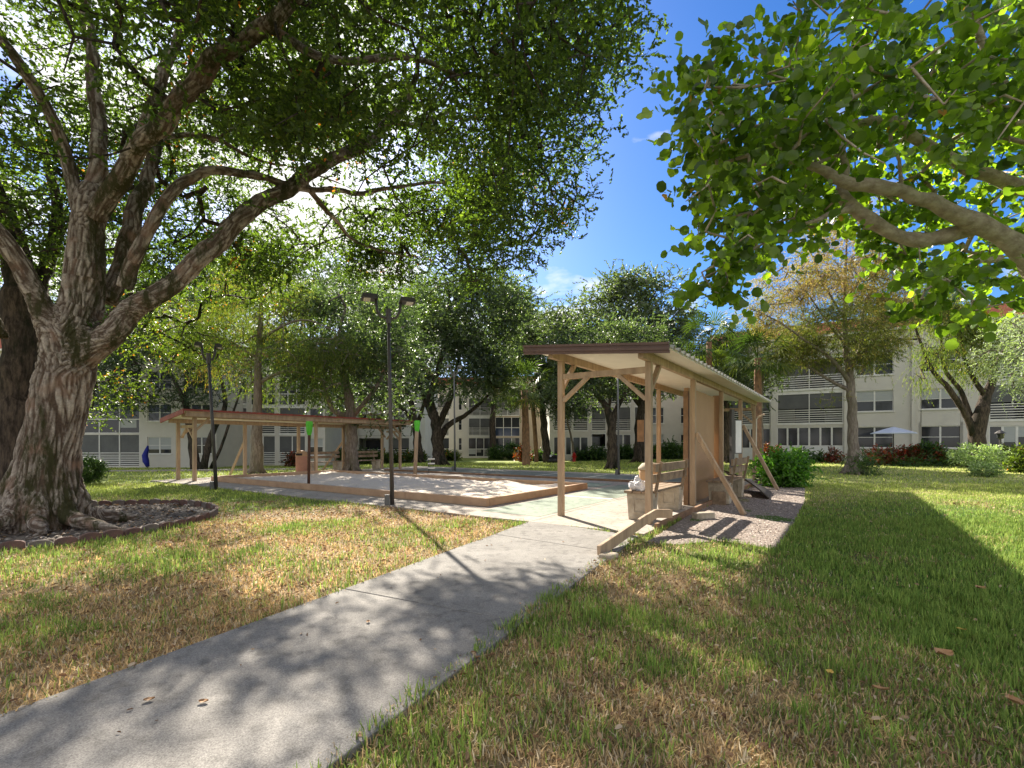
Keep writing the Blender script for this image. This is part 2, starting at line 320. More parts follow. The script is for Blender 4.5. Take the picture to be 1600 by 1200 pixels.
# concrete
def concrete(name, c1, c2, scale=1.6, speck=.5, stain=None):
    m, t, b = newmat(name); b.inputs['Roughness'].default_value = .92; b.inputs['Specular IOR Level'].default_value = .2
    tc = t.nodes.new('ShaderNodeTexCoord'); n = t.nodes.new('ShaderNodeTexNoise'); n.inputs['Scale'].default_value = scale; n.inputs['Detail'].default_value = 9; n.inputs['Roughness'].default_value = .6
    r = t.nodes.new('ShaderNodeValToRGB'); e = r.color_ramp.elements; e[0].position = .32; e[0].color = (*c2, 1); e[1].position = .68; e[1].color = (*c1, 1)
    n2 = t.nodes.new('ShaderNodeTexNoise'); n2.inputs['Scale'].default_value = 130; n2.inputs['Detail'].default_value = 4; n2.inputs['Roughness'].default_value = .8
    r2 = t.nodes.new('ShaderNodeMapRange'); r2.inputs[1].default_value = .35; r2.inputs[2].default_value = .65; r2.inputs[3].default_value = 1-speck; r2.inputs[4].default_value = 1+speck*.6
    mu = t.nodes.new('ShaderNodeMixRGB'); mu.blend_type = 'MULTIPLY'; mu.inputs[0].default_value = 1
    n4 = t.nodes.new('ShaderNodeTexNoise'); n4.inputs['Scale'].default_value = 9; n4.inputs['Detail'].default_value = 8; r4 = t.nodes.new('ShaderNodeMapRange'); r4.inputs[1].default_value = .53; r4.inputs[2].default_value = .66; r4.inputs[3].default_value = 1; r4.inputs[4].default_value = .60
    mu2 = t.nodes.new('ShaderNodeMixRGB'); mu2.blend_type = 'MULTIPLY'; mu2.inputs[0].default_value = .7
    bp = t.nodes.new('ShaderNodeBump'); bp.inputs['Strength'].default_value = .45; bp.inputs['Distance'].default_value = .006
    for n_ in (n, n2, n4): t.links.new(tc.outputs['Object'], n_.inputs[0])
    t.links.new(n.outputs[0], r.inputs[0]); t.links.new(n2.outputs[0], r2.inputs[0]); t.links.new(r.outputs[0], mu.inputs[1]); t.links.new(r2.outputs[0], mu.inputs[2])
    t.links.new(n4.outputs[0], r4.inputs[0]); t.links.new(mu.outputs[0], mu2.inputs[1]); t.links.new(r4.outputs[0], mu2.inputs[2]); t.links.new(mu2.outputs[0], b.inputs['Base Color'])
    t.links.new(n2.outputs[0], bp.inputs['Height']); t.links.new(bp.outputs[0], b.inputs['Normal']); return m
M['path'] = concrete('old_concrete', (.29, .272, .25), (.20, .187, .172))
M['slab'] = concrete('court_concrete', (.42, .37, .32), (.33, .285, .24), speck=.3)
M['pad'] = concrete('green_court_paint', (.29, .34, .27), (.22, .26, .21), speck=.2)
M['paddark'] = concrete('faded_dark_court', (.20, .215, .19), (.15, .16, .14), speck=.2)
# the walkway is cast in bays with open joints between them
left0, left1 = (-2.47-.441*3.2, 2.34-.8975*3.2), (.33, 8.30); right0, right1 = (-2.117, -.66), (1.80, 6.93)
def lerp(a, b, t): return (a[0]+(b[0]-a[0])*t, a[1]+(b[1]-a[1])*t)
pm = MB(); J = [0, .56, .86, 1]
for i in range(len(J)-1):
    a, b = J[i], J[i+1]; g = .0007
    pm.poly([lerp(left0, left1, a+g), lerp(right0, right1, a+g), lerp(right0, right1, b-g), lerp(left0, left1, b-g)], -.12, .028)
tag(pm.build('walkway', M['path'], bevel=.006), kind='structure')
sm = MB()
def uvrect(m, u0, u1, v0, v1, z0, z1): m.poly([S(u0, v0)[:2], S(u1, v0)[:2], S(u1, v1)[:2], S(u0, v1)[:2]], z0, z1)
cu = [-1.1, .8, 2.85, 4.9, 6.9, 9.4, 11.8]; cv = [-3.72, -1.75, -.16, 3, 6, 9, 12.2, 14]
for i in range(len(cu)-1):
    for j in range(len(cv)-1): uvrect(sm, cu[i]+.005, cu[i+1]-.005, cv[j]+.005, cv[j+1]-.005, -.1, .03)
tag(sm.build('court_slab', M['slab'], bevel=.005), kind='structure')
pd = MB(); uvrect(pd, -.55, 2.5, -1.62, -.28, .03, .034); uvrect(pd, 2.95, 6.6, -1.62, -.28, .03, .034); uvrect(pd, 5.35, 6.75, 0, 6, .03, .034)
tag(pd.build('court_paint', M['pad']), kind='structure')
pd = MB(); uvrect(pd, 7.9, 10.9, -3.0, 11.5, .03, .034); tag(pd.build('shuffleboard_surface', M['paddark']), kind='structure')
ln = MB()
for v in (-2.2, -.1, 2.0, 4.1): ln.poly([S(7.92, v)[:2], S(10.88, v)[:2], S(10.88, v+.05)[:2], S(7.92, v+.05)[:2]], .034, .038)
uvrect(ln, 2.62, 2.80, -1.62, -.28, .034, .038)
tag(ln.build('court_line', M['cream']), kind='structure')
kb = MB(); uvrect(kb, 7.68, 7.82, -3.0, 12, .03, .10); tag(kb.build('low_kerb', M['tandark'], bevel=.01), 'low dark kerb strip between the sand pit and the shuffleboard court', 'kerb')
# gravel patch
gp = MB(); gp.poly(GRAVEL, -.05, .012); tag(gp.build('gravel_bed', surf('pink_gravel', (.36, .295, .25), (.16, .13, .11), .95, 60, .9, 90, dist=.02)), kind='structure')
n = 14000; gxx = RNG.uniform(1.3, 10.5, n*3); gyy = RNG.uniform(5, 16.8, n*3); k = inpoly(gxx, gyy, GRAVEL); gxx, gyy = gxx[k][:n], gyy[k][:n]
def pebbles(x, y, z, s, name, mat, tint=None):
    n = len(x); base = np.array([[1, 0, 0], [0, 1, 0], [-1, 0, 0], [0, -1, 0], [0, 0, .8], [0, 0, -.8]], float)
    V = base[None]*s[:, None, None]*RNG.uniform(.6, 1.3, (n, 6, 1)); a = RNG.uniform(0, 6.28, n); ca, sa = np.cos(a)[:, None], np.sin(a)[:, None]
    V = np.stack([V[..., 0]*ca-V[..., 1]*sa+x[:, None], V[..., 0]*sa+V[..., 1]*ca+y[:, None], V[..., 2]*.6+z[:, None]], -1)
    Q = np.array([[0, 1, 4, 4], [1, 2, 4, 4], [2, 3, 4, 4], [3, 0, 4, 4]]); Q = np.array([[0, 1, 2, 4], [2, 3, 0, 4]])
    Q = (Q[None]+np.arange(n)[:, None, None]*6).reshape(-1, 4)
    return npmesh(name, V.reshape(-1, 3), Q, [mat], tint=np.repeat(RNG.random(n), 6))
gravm = leafmat('gravel_stones', [(0, (.13, .09, .075)), (.5, (.34, .27, .225)), (1, (.56, .49, .43))], 0.0, .9, .2)
tag(pebbles(gxx, gyy, np.full(len(gxx), .014), RNG.uniform(.008, .022, len(gxx)), 'gravel', gravm), 'loose pinkish gravel beside the near shelter', 'gravel', kind='stuff')
# sidewalk far left and by the buildings
sw = MB(); sw.poly([(-27, 22.4), (-9.5, 26.0), (-9.4, 26.9), (-27, 23.4)], -.3, .0); 
sw.v = [(p[0], p[1], p[2]+float(tz(p[0], p[1]))+.03) for p in sw.v]; tag(sw.build('sidewalk', M['slab']), kind='structure')
# ---------------------------------------------------------------- sand court
sc_ = empty('sand_court', S(0, 0), ANG, label='shallow sand pit framed by tan timber boards on the paved court', cat='sand pit')
def sbox(x0, x1, y0, y1, z0, z1, mat, name='border_board', bev=.008): return MB().ab(x0, x1, y0, y1, z0, z1).build(name, mat, sc_, bevel=bev)
M['border'] = surf('border_timber', (.50, .33, .21), (.38, .24, .15), .8, 2.5, .3, 40)
for k in range(5): sbox(0, .11, k*2.4+.003, (k+1)*2.4-.003, .03, .20-.004*(k % 2), M['border'])
for k in range(5): sbox(4.69, 4.80, k*2.4+.003, (k+1)*2.4-.003, .03, .20-.004*(k % 2), M['border'])
for k in range(2): sbox(.115+k*2.29, .11+(k+1)*2.285, .0, .11, .03, .198, M['border']); sbox(.115+k*2.29, .11+(k+1)*2.285, 11.89, 12, .03, .198, M['border'])
nx, ny = 46, 118; sx = np.linspace(.10, 4.70, nx); sy = np.linspace(.10, 11.9, ny); SX, SY = np.meshgrid(sx, sy); sxx, syy = SX.ravel(), SY.ravel()
sz = .115+(fbm(sxx*1.1, syy*1.1, 5, 3)-.5)*.12+(fbm(sxx*7, syy*7, 2, 2)-.5)*.05
Q0 = (np.arange(ny-1)[:, None]*nx+np.arange(nx-1)[None]).ravel()
M['sand'] = surf('shell_sand', (.76, .66, .55), (.60, .50, .40), .95, 18, .8, 45, dist=.03, c3=(.84, .76, .66))
npmesh('sand', np.c_[sxx, syy, np.clip(sz, .06, .17)], np.c_[Q0, Q0+1, Q0+1+nx, Q0+nx], [M['sand']], parent=sc_, smooth=True)
for (u, v, h, lean, lab, m_) in ((.75, 7.4, 1.92, .02, 'dark brown net post wrapped in green tape, nearer the camera', 'polebrown'), (5.0, 7.2, 2.1, .09, 'tan net post wrapped in green tape at the far side of the sand', 'tan')):
    p = S(u, v); o = empty('net_post', (p[0], p[1], .05), label=lab, cat='net post', group='net posts at the sand pit')
    MB().tube([(0, 0, -.05), (lean*.5, 0, h*.5), (lean, 0, h)], .045 if m_ == 'polebrown' else .07, 8).build('post', M[m_], o, smooth=True)
    w = MB(); w.tube([(lean*.85, 0, h*.80), (lean*.9, 0, h*.86), (lean*1.0, 0, h*.97), (lean, 0, h+.04)], [.055, .09, .11, .10], 8)
    w.tube([(lean*.7, .04, h*.62), (lean*.85, .05, h*.80)], [.015, .04], 6); w.build('green_wrap', M['green'], o)
# ---------------------------------------------------------------- near shelter
def shelter(name, org, label, xr, yr, rp, lp, zR, zL, oh, post, dirs, far=False):
    """posts in two rows: y=0 and y=yr; roof plane from zR (outer y=-oh) to zL (outer y=yr+oh)"""
    o = empty(name, (org[0], org[1], .03), ANG, label=label, cat='shelter')
    y0, y1 = -oh, yr+oh
    def zr(y): return zR+(zL-zR)*(y-y0)/(y1-y0)
    for x in rp: MB().ab(x-post/2, x+post/2, -post/2, post/2, 0, zr(0)-.17).build('post', M['tan'], o, bevel=.006)
    for x in lp: MB().ab(x-post/2, x+post/2, yr-post/2, yr+post/2, 0, zr(yr)-.17).build('post', M['tan'], o, bevel=.006)
    x0, x1 = xr
    for y in (0, yr):
        MB().ab(x0+.06, x1-.06, y-.045, y+.045, zr(y)-.168, zr(y)-.03).build('beam', M['tan'], o, bevel=.005)
    for x in (rp[0], rp[-1]):
        zt = min(zr(0), zr(yr))-.25; s = 1 if x == rp[0] else -1
        MB().ab(x-.04, x+.04, post/2+.002, yr-post/2-.002, zt-.1, zt).build('tie_beam', M['tan'], o, bevel=.005)
        k = min(.48, yr*.4)
        MB().bar((x, post/2, zt-.1-k*.9), (x, post/2+k, zt-.09), .06, .08, up=(1, 0, 0)).build('brace', M['tan'], o)
        MB().bar((x, yr-post/2, zt-.1-k*.8), (x, yr-post/2-k, zt-.09), .06, .08, up=(1, 0, 0)).build('brace', M['tan'], o)
        MB().bar((x+s*post/2, 0, zr(0)-.17-k), (x+s*(post/2+k), 0, zr(0)-.16), .06, .08, up=(0, 1, 0)).build('brace', M['tan'], o)
        MB().bar((x+s*post/2, yr, zr(yr)-.17-k), (x+s*(post/2+k), yr, zr(yr)-.16), .06, .08, up=(0, 1, 0)).build('brace', M['tan'], o)
    # soffit
    s_ = MB(); s_.add([(x0, y0, zR-.028), (x1, y0, zR-.028), (x1, y1, zL-.028), (x0, y1, zL-.028), (x0, y0, zR-.008), (x1, y0, zR-.008), (x1, y1, zL-.008), (x0, y1, zL-.008)],
        [(3, 2, 1, 0), (4, 5, 6, 7), (0, 1, 5, 4), (1, 2, 6, 5), (2, 3, 7, 6), (3, 0, 4, 7)]); s_.build('soffit', M['cream'], o)
    # ribbed sheet
    prof = []; x = x0-.02
    while x < x1: prof += [(x, 0), (x+.19, 0), (x+.21, .055), (x+.275, .055)]; x += .3
    vs = []; nP = len(prof)
    for (yy, zz) in ((y0-.03, zR-.003), (y1+.03, zL+.002)):
        for q in prof: vs.append((q[0], yy, zz+q[1]))
    for (yy, zz) in ((y0-.03, zR-.006), (y1+.03, zL-.001)):
        for q in prof: vs.append((q[0], yy, zz+q[1]-.006))
    fs = []
    for i in range(nP-1):
        fs += [(i, i+1, nP+i+1, nP+i), (2*nP+i+1, 2*nP+i, 3*nP+i, 3*nP+i+1), (i, 2*nP+i, 2*nP+i+1, i+1), (nP+i, nP+i+1, 3*nP+i+1, 3*nP+i)]
    MB().add(vs, fs).build('metal_roof', M['redroof'] if far else M['tinroof'], o)
    fm = M['redroof'] if far else M['fascia']
    f = MB()
    for k in range(1 if far else 4):
        h = .16; hk = h/(1 if far else 4)
        for xx in ((x0-.045,) if not far else (x0-.045, x1+.045)):
            d = .022 if k % 2 else 0
            f.bar((xx-d, y0-.03, zR-h+.05+hk*(k+.5)), (xx-d, y1+.03, zL-h+.05+hk*(k+.5)), .04, hk*.98)
    f.build('fascia', fm, o)
    return o, zr
SH, zr = shelter('picnic_shelter', (2.23, 7.92), 'long tan timber shelter with pale ribbed metal roof on the right of the court', (-.45, 11.5), 1.62,
        (0, 2.8, 5.6, 8.4, 11.1), (0, 5.6, 11.1), 2.77, 3.01, .45, .10, 1)
# the storage panel between two posts
pn = MB().ab(2.90, 4.55, .12, .22, .0, 2.50); pn.build('wind_panel', M['tanboard'], SH, bevel=.008)
pn = MB().ab(4.56, 5.50, .15, .25, .0, 2.50); pn.build('wind_panel', M['tanboard'], SH, bevel=.008)
MB().ab(2.78, 2.885, .10, .20, 0, 2.42).build('panel_stud', M['tandark'], SH); MB().ab(5.66, 5.90, .0, .22, 0, 2.55).build('panel_stud', M['tanboard'], SH)
def local(px, py): x, y = G(px, py); dx, dy = x-2.23, y-7.92; return dx*AU[0]+dy*AU[1], dx*AV[0]+dy*AV[1]
a = local(1163, 806); MB().bar((2.78, -.075, 1.52), (a[0], a[1], -.02), .045, .10).build('raking_prop', M['tan'], SH, bevel=.004)
a = local(1215, 766); MB().bar((8.4, -.075, 1.85), (a[0], a[1], -.02), .045, .10).build('raking_prop', M['tan'], SH, bevel=.004)
MB().bar((11.1, -.07, 2.2), (11.35, -.30, 2.33), .04, .05).build('rafter_tail', M['tan'], SH)
MB().tube([(11.14, -.06, .9), (11.14, -.07, 2.15), (11.25, -.16, 2.28)], .018, 6).build('downpipe', M['cream'], SH)
# base board along the outside row, and the loose bent board at its near end
MB().ab(-.35, 2.65, -.26, -.20, -.04, .075).build('base_board', M['tandark'], SH, bevel=.005)
MB().ab(2.70, 6.0, -.25, -.19, -.04, .07).build('base_board', M['tandark'], SH, bevel=.005)
MB().ab(6.05, 11.3, -.26, -.20, -.04, .075).build('base_board', M['tandark'], SH, bevel=.005)
lb = MB(); p0 = (1.02, 5.72, .07); p1 = (1.97, 7.12, .24); p2 = (2.16, 7.30, .29)
lb.bar(p0, p1, .045, .14); lb.bar((p1[0]+.003, p1[1]+.003, p1[2]-.005), (p2[0], p2[1], p2[2]), .045, .135); lb.bar(p2, (2.42, 7.36, .28), .045, .13)
tag(lb.build('loose_board', M['tan'], bevel=.005), 'loose bent timber board lying along the walkway edge in front of the near shelter', 'board')
# benches
def bench(org, L_, label, n=2, grp=None):
    o = empty('park_bench', org, ANG, label=label, cat='bench', group=grp)
    for x in (.22, L_-.22):
        b = MB(); b.box((x, .0, .23), (.30, .46, .46), tx=.12); b.build('concrete_support', M['block'], o, bevel=.012)
        p = MB(); p.ab(x-.16, x-.135, -.13, -.11, .12, .36); p.ab(x-.16, x-.135, .09, .11, .12, .36); p.ab(x-.16, x-.135, -.11, .09, .34, .36); p.ab(x-.16, x-.135, -.11, .09, .12, .14)
        p.build('support_moulding', M['block'], o)
    for k in range(3): MB().ab(0, L_, -.20+k*.155, -.06+k*.155, .462, .502).build('seat_board', M['weathered'], o, bevel=.005)
    for x in (.22, L_-.22): MB().bar((x, -.215, .40), (x, -.33, 1.0), .05, .035, up=(1, 0, 0)).build('back_bracket', M['weathered'], o)
    for z, yy in ((.72, -.245), (.90, -.28)): MB().bar((0, yy, z), (L_, yy, z), .04, .14).build('back_board', M['weathered'], o, bevel=.005)
    return o
def SL(x, y, z=.03): return (2.23+x*AU[0]+y*AV[0], 7.92+x*AU[1]+y*AV[1], z)
bench(SL(.18, .25), 2.05, 'weathered bench at the near end of the right shelter, carrying a plastic bag', grp='benches at the near shelter')
bench(SL(3.35, -.38), 2.0, 'weathered timber bench standing outside the tall tan panel of the near shelter', grp='benches at the near shelter')
bg_ = MB(); 
for (dx, dy, dz, r) in ((0, 0, .09, .10), (.10, .06, .07, .08), (-.08, .07, .08, .085), (.03, -.07, .07, .08), (.0, .02, .19, .05)):
    bg_.lathe([(r*.3, -r), (r*.85, -r*.6), (r, 0), (r*.8, r*.6), (r*.3, r)], (dx, dy, dz), 10)
o = bg_.build('plastic_bag', M['bag']); o.location = SL(.30, .28, .535); tag(o, 'crumpled white plastic bag left on the bench end', 'bag')
m_ = o.modifiers.new('r', 'REMESH'); m_.mode = 'VOXEL'; m_.voxel_size = .02
tx_ = bpy.data.textures.new('crumple', 'CLOUDS'); tx_.noise_scale = .07; d_ = o.modifiers.new('d', 'DISPLACE'); d_.texture = tx_; d_.strength = .07; d_.mid_level = .5
# loose concrete pieces and the dark leaning sheet
def lump(name, px, py, d, rz, mat, label, cat, z=0):
    p = G(px, py); o = MB().box((0, 0, d[2]/2), d).build(name, M[mat], bevel=.02); o.location = (p[0], p[1], z); o.rotation_euler = (0, 0, rz); tag(o, label, cat); return o
lump('concrete_brick', 1099, 811, (.38, .16, .12), .3, 'block', 'pale concrete brick lying in the gravel beside the base board', 'brick')
lump('concrete_chunk', 951, 874, (.22, .16, .07), .9, 'block', 'small broken concrete chunk at the path edge by the end of the loose board', 'brick')
lump('timber_block', 1126, 788, (.42, .30, .30), ANG, 'weathered', 'dark weathered block beside the second bench in the near shelter', 'block')
sh = MB(); q = [SL(5.9, .05, .62), SL(7.6, .05, .30), SL(6.9, -1.0, .02), SL(5.1, -1.15, .02)]
n0 = 9; vs = []
for i in range(n0):
    for j in range(n0):
        a_, b_ = i/(n0-1), j/(n0-1); p = [q[0][k]*(1-a_)*(1-b_)+q[1][k]*a_*(1-b_)+q[2][k]*a_*b_+q[3][k]*(1-a_)*b_ for k in range(3)]
        p[2] += .10*math.sin(b_*3.1)*(1-.3*a_)+.02*math.sin(7*a_+3*b_); vs.append(p)
sh.add(vs, [(i*n0+j, (i+1)*n0+j, (i+1)*n0+j+1, i*n0+j+1) for i in range(n0-1) for j in range(n0-1)])
o = sh.build('dark_sheet', M['tarp'], smooth=True); so_ = o.modifiers.new('s', 'SOLIDIFY'); so_.thickness = .03; tag(o, 'dark weathered sheet leaning over the base board behind the long prop', 'sheet')
# white tub by the bench, drum on the bench
tb = empty('round_bin', SL(3.0, 1.0), label='tan round litter bin standing inside the near shelter behind the bench', cat='litter bin')
MB().lathe([(.20, 0), (.23, .65), (.24, .72)], n=20).build('bin_body', M['tanboard'], tb, smooth=True); MB().lathe([(.25, .722), (.25, .76), (.16, .86), (.06, .88)], n=20).build('bin_lid', M['block'], tb, smooth=True)
# sign post behind the shelter, notice box, dark pole
p = S(3.9, -1.9); sg = empty('sign_post', (p[0]+.15, p[1], .03), ANG, label='dark post with a small reddish notice board seen through the near shelter', cat='sign')
MB().ab(-.06, .06, -.06, .06, 0, 2.05).build('post', M['pole'], sg, bevel=.01); MB().ab(-.02, .02, .07, .25, 1.35, 1.9).build('notice_board', M['tandark'], sg)
p = G(1146, 765); sg = empty('score_board', (p[0]+.05, p[1]+.2, 0.03), .2, label='pale framed board hung on a dark pole at the far end of the near shelter', cat='board')
MB().ab(-.05, .05, -.05, .05, 0, 2.3).build('post', M['pole'], sg); MB().ab(.056, .30, -.04, .04, 1.0, 2.0).build('board_frame', M['polegrey'], sg)
MB().ab(.085, .275, -.05, -.042, 1.03, 1.97).build('board_face', M['white'], sg)
# ---------------------------------------------------------------- far shelter
FS, zf = shelter('court_shelter', (-11.03, 16.9), 'long tan timber shelter with dull red roof edge on the left of the sand pit', (-.45, 9.9), 1.05, (0, 4.7, 9.46), (-.1, 2.25, 4.55, 6.85, 9.2), 2.42, 2.14, .38, .11, -1, far=True)
def FL(x, y, z=.03): return (-11.03+x*AU[0]+y*AV[0], 16.9+x*AU[1]+y*AV[1], z)
MB().bar((2.25, 1.12, 1.35), (2.1, 1.95, 0), .05, .09).build('raking_prop', M['tan'], FS); MB().bar((6.85, 1.12, 1.35), (6.3, 1.9, 0), .05, .09).build('raking_prop', M['tan'], FS)
MB().ab(-.42, 9.85, -.36, -.32, 2.22, 2.385).build('front_board', M['tan'], FS); MB().ab(-.5, 9.95, -.45, -.40, 2.395, 2.46).build('roof_edge', M['redroof'], FS)
def bench2(x, lab):
    o = empty('park_bench', FL(x, .75), ANG, label=lab, cat='bench', group='benches under the far shelter')
    for xx in (.25, 1.55): MB().box((xx, 0, .22), (.26, .36, .44), tx=.1).build('concrete_support', M['block'], o, bevel=.01); MB().bar((xx, .14, .44), (xx, .24, .95), .05, .04, up=(1, 0, 0)).build('back_bracket', M['weathered'], o)
    for k in range(3): MB().ab(0, 1.8, -.18+k*.13, -.07+k*.13, .442, .48).build('seat_board', M['weathered'], o)
    for z, yy in ((.68, .155), (.86, .19)): MB().ab(0, 1.8, yy, yy+.035, z-.06, z+.06).build('back_board', M['weathered'], o)
bench2(4.75, 'pale bench on concrete blocks under the far shelter, beside the round bin'); bench2(7.0, 'pale bench on concrete blocks near the far right end of the far shelter')
tb = empty('litter_bin', FL(4.25, .35), label='reddish round litter bin with domed top beside a post of the far shelter', cat='litter bin')
MB().lathe([(.21, 0), (.23, .05), (.23, .72), (.24, .75)], n=20).build('bin_body', M['pinkbin'], tb, smooth=True)
l_ = MB().lathe([(.24, .752), (.245, .80), (.20, .93), (.10, .99), (.02, 1.0)], n=20).build('bin_lid', M['tanboard'], tb, smooth=True); MB().ab(-.12, .12, -.26, -.19, .79, .88).build('bin_opening', M['dark'], l_)
# ---------------------------------------------------------------- lamp posts
def lamp(px, py, htop, lab, rz=0.0, mat='pole', lean=-.02, two=True, r=.046, base=True, grp='tall lamp posts around the court', q=1.0):
    x, y = Gt(px, py); z = float(tz(x, y)); o = empty('lamp_post', (x, y, z), rz, label=lab, cat='lamp post', group=grp)
    MB().tube([(0, 0, 0), (lean*htop*.5, 0, htop*.5), (lean*htop, 0, htop)], [r, r*.85, r*.7], 12).build('pole', M[mat], o, smooth=True); t = lean*htop
    if base: MB().box((-.11, -.02, .14), (.10, .10, .22)).build('junction_box', M['polegrey'], o, bevel=.01)
    MB().lathe([(r*1.25, 0), (r*1.25, .3)], (t, 0, htop-.15), 10).build('pole_cap', M[mat], o)
    for s in ((-1, 1) if two else (1,)):
        MB().tube([(t+s*.03, 0, htop-.05), (t+s*.16*q, 0, htop-.02), (t+s*.24*q, 0, htop+.12), (t+s*.26*q, 0, htop+.34)], .03, 8).build('bracket', M[mat], o, smooth=True)
        h = MB(); x0, x1 = t+s*.22*q, t+s*.56*q
        a, b = min(x0, x1), max(x0, x1); h.add([(a, -.16, htop+.32), (b, -.16, htop+.32), (b, .16, htop+.32), (a, .16, htop+.32), (a+.03, -.12, htop+.42), (b-.03, -.12, htop+.42), (b-.03, .12, htop+.42), (a+.03, .12, htop+.42)], [(3, 2, 1, 0), (4, 5, 6, 7), (0, 1, 5, 4), (1, 2, 6, 5), (2, 3, 7, 6), (3, 0, 4, 7)])
        hd = h.build('lamp_head', M[mat], o); mid = x0+s*.22*q; MB().ab(mid-.07*q, mid+.07*q, -.12, .12, htop+.305, htop+.318).build('lens', M['lens'], hd)
lamp(613, 791, 4.05, 'tall dark twin-headed lamp post at the front edge of the sand court', .35)
lamp(338, 766, 3.75, 'dark twin-headed lamp post leaning in front of the left shelter', .5, lean=-.05, r=.05, q=.62)
lamp(711, 737, 4.6, 'thin grey lamp post behind the sand pit near the pair of oaks', .2, 'polegrey', -.01, q=.7)
lamp(967, 743, 4.8, 'thin grey lamp post seen just inside the near shelter posts', .2, 'polegrey', -.012, q=.7)
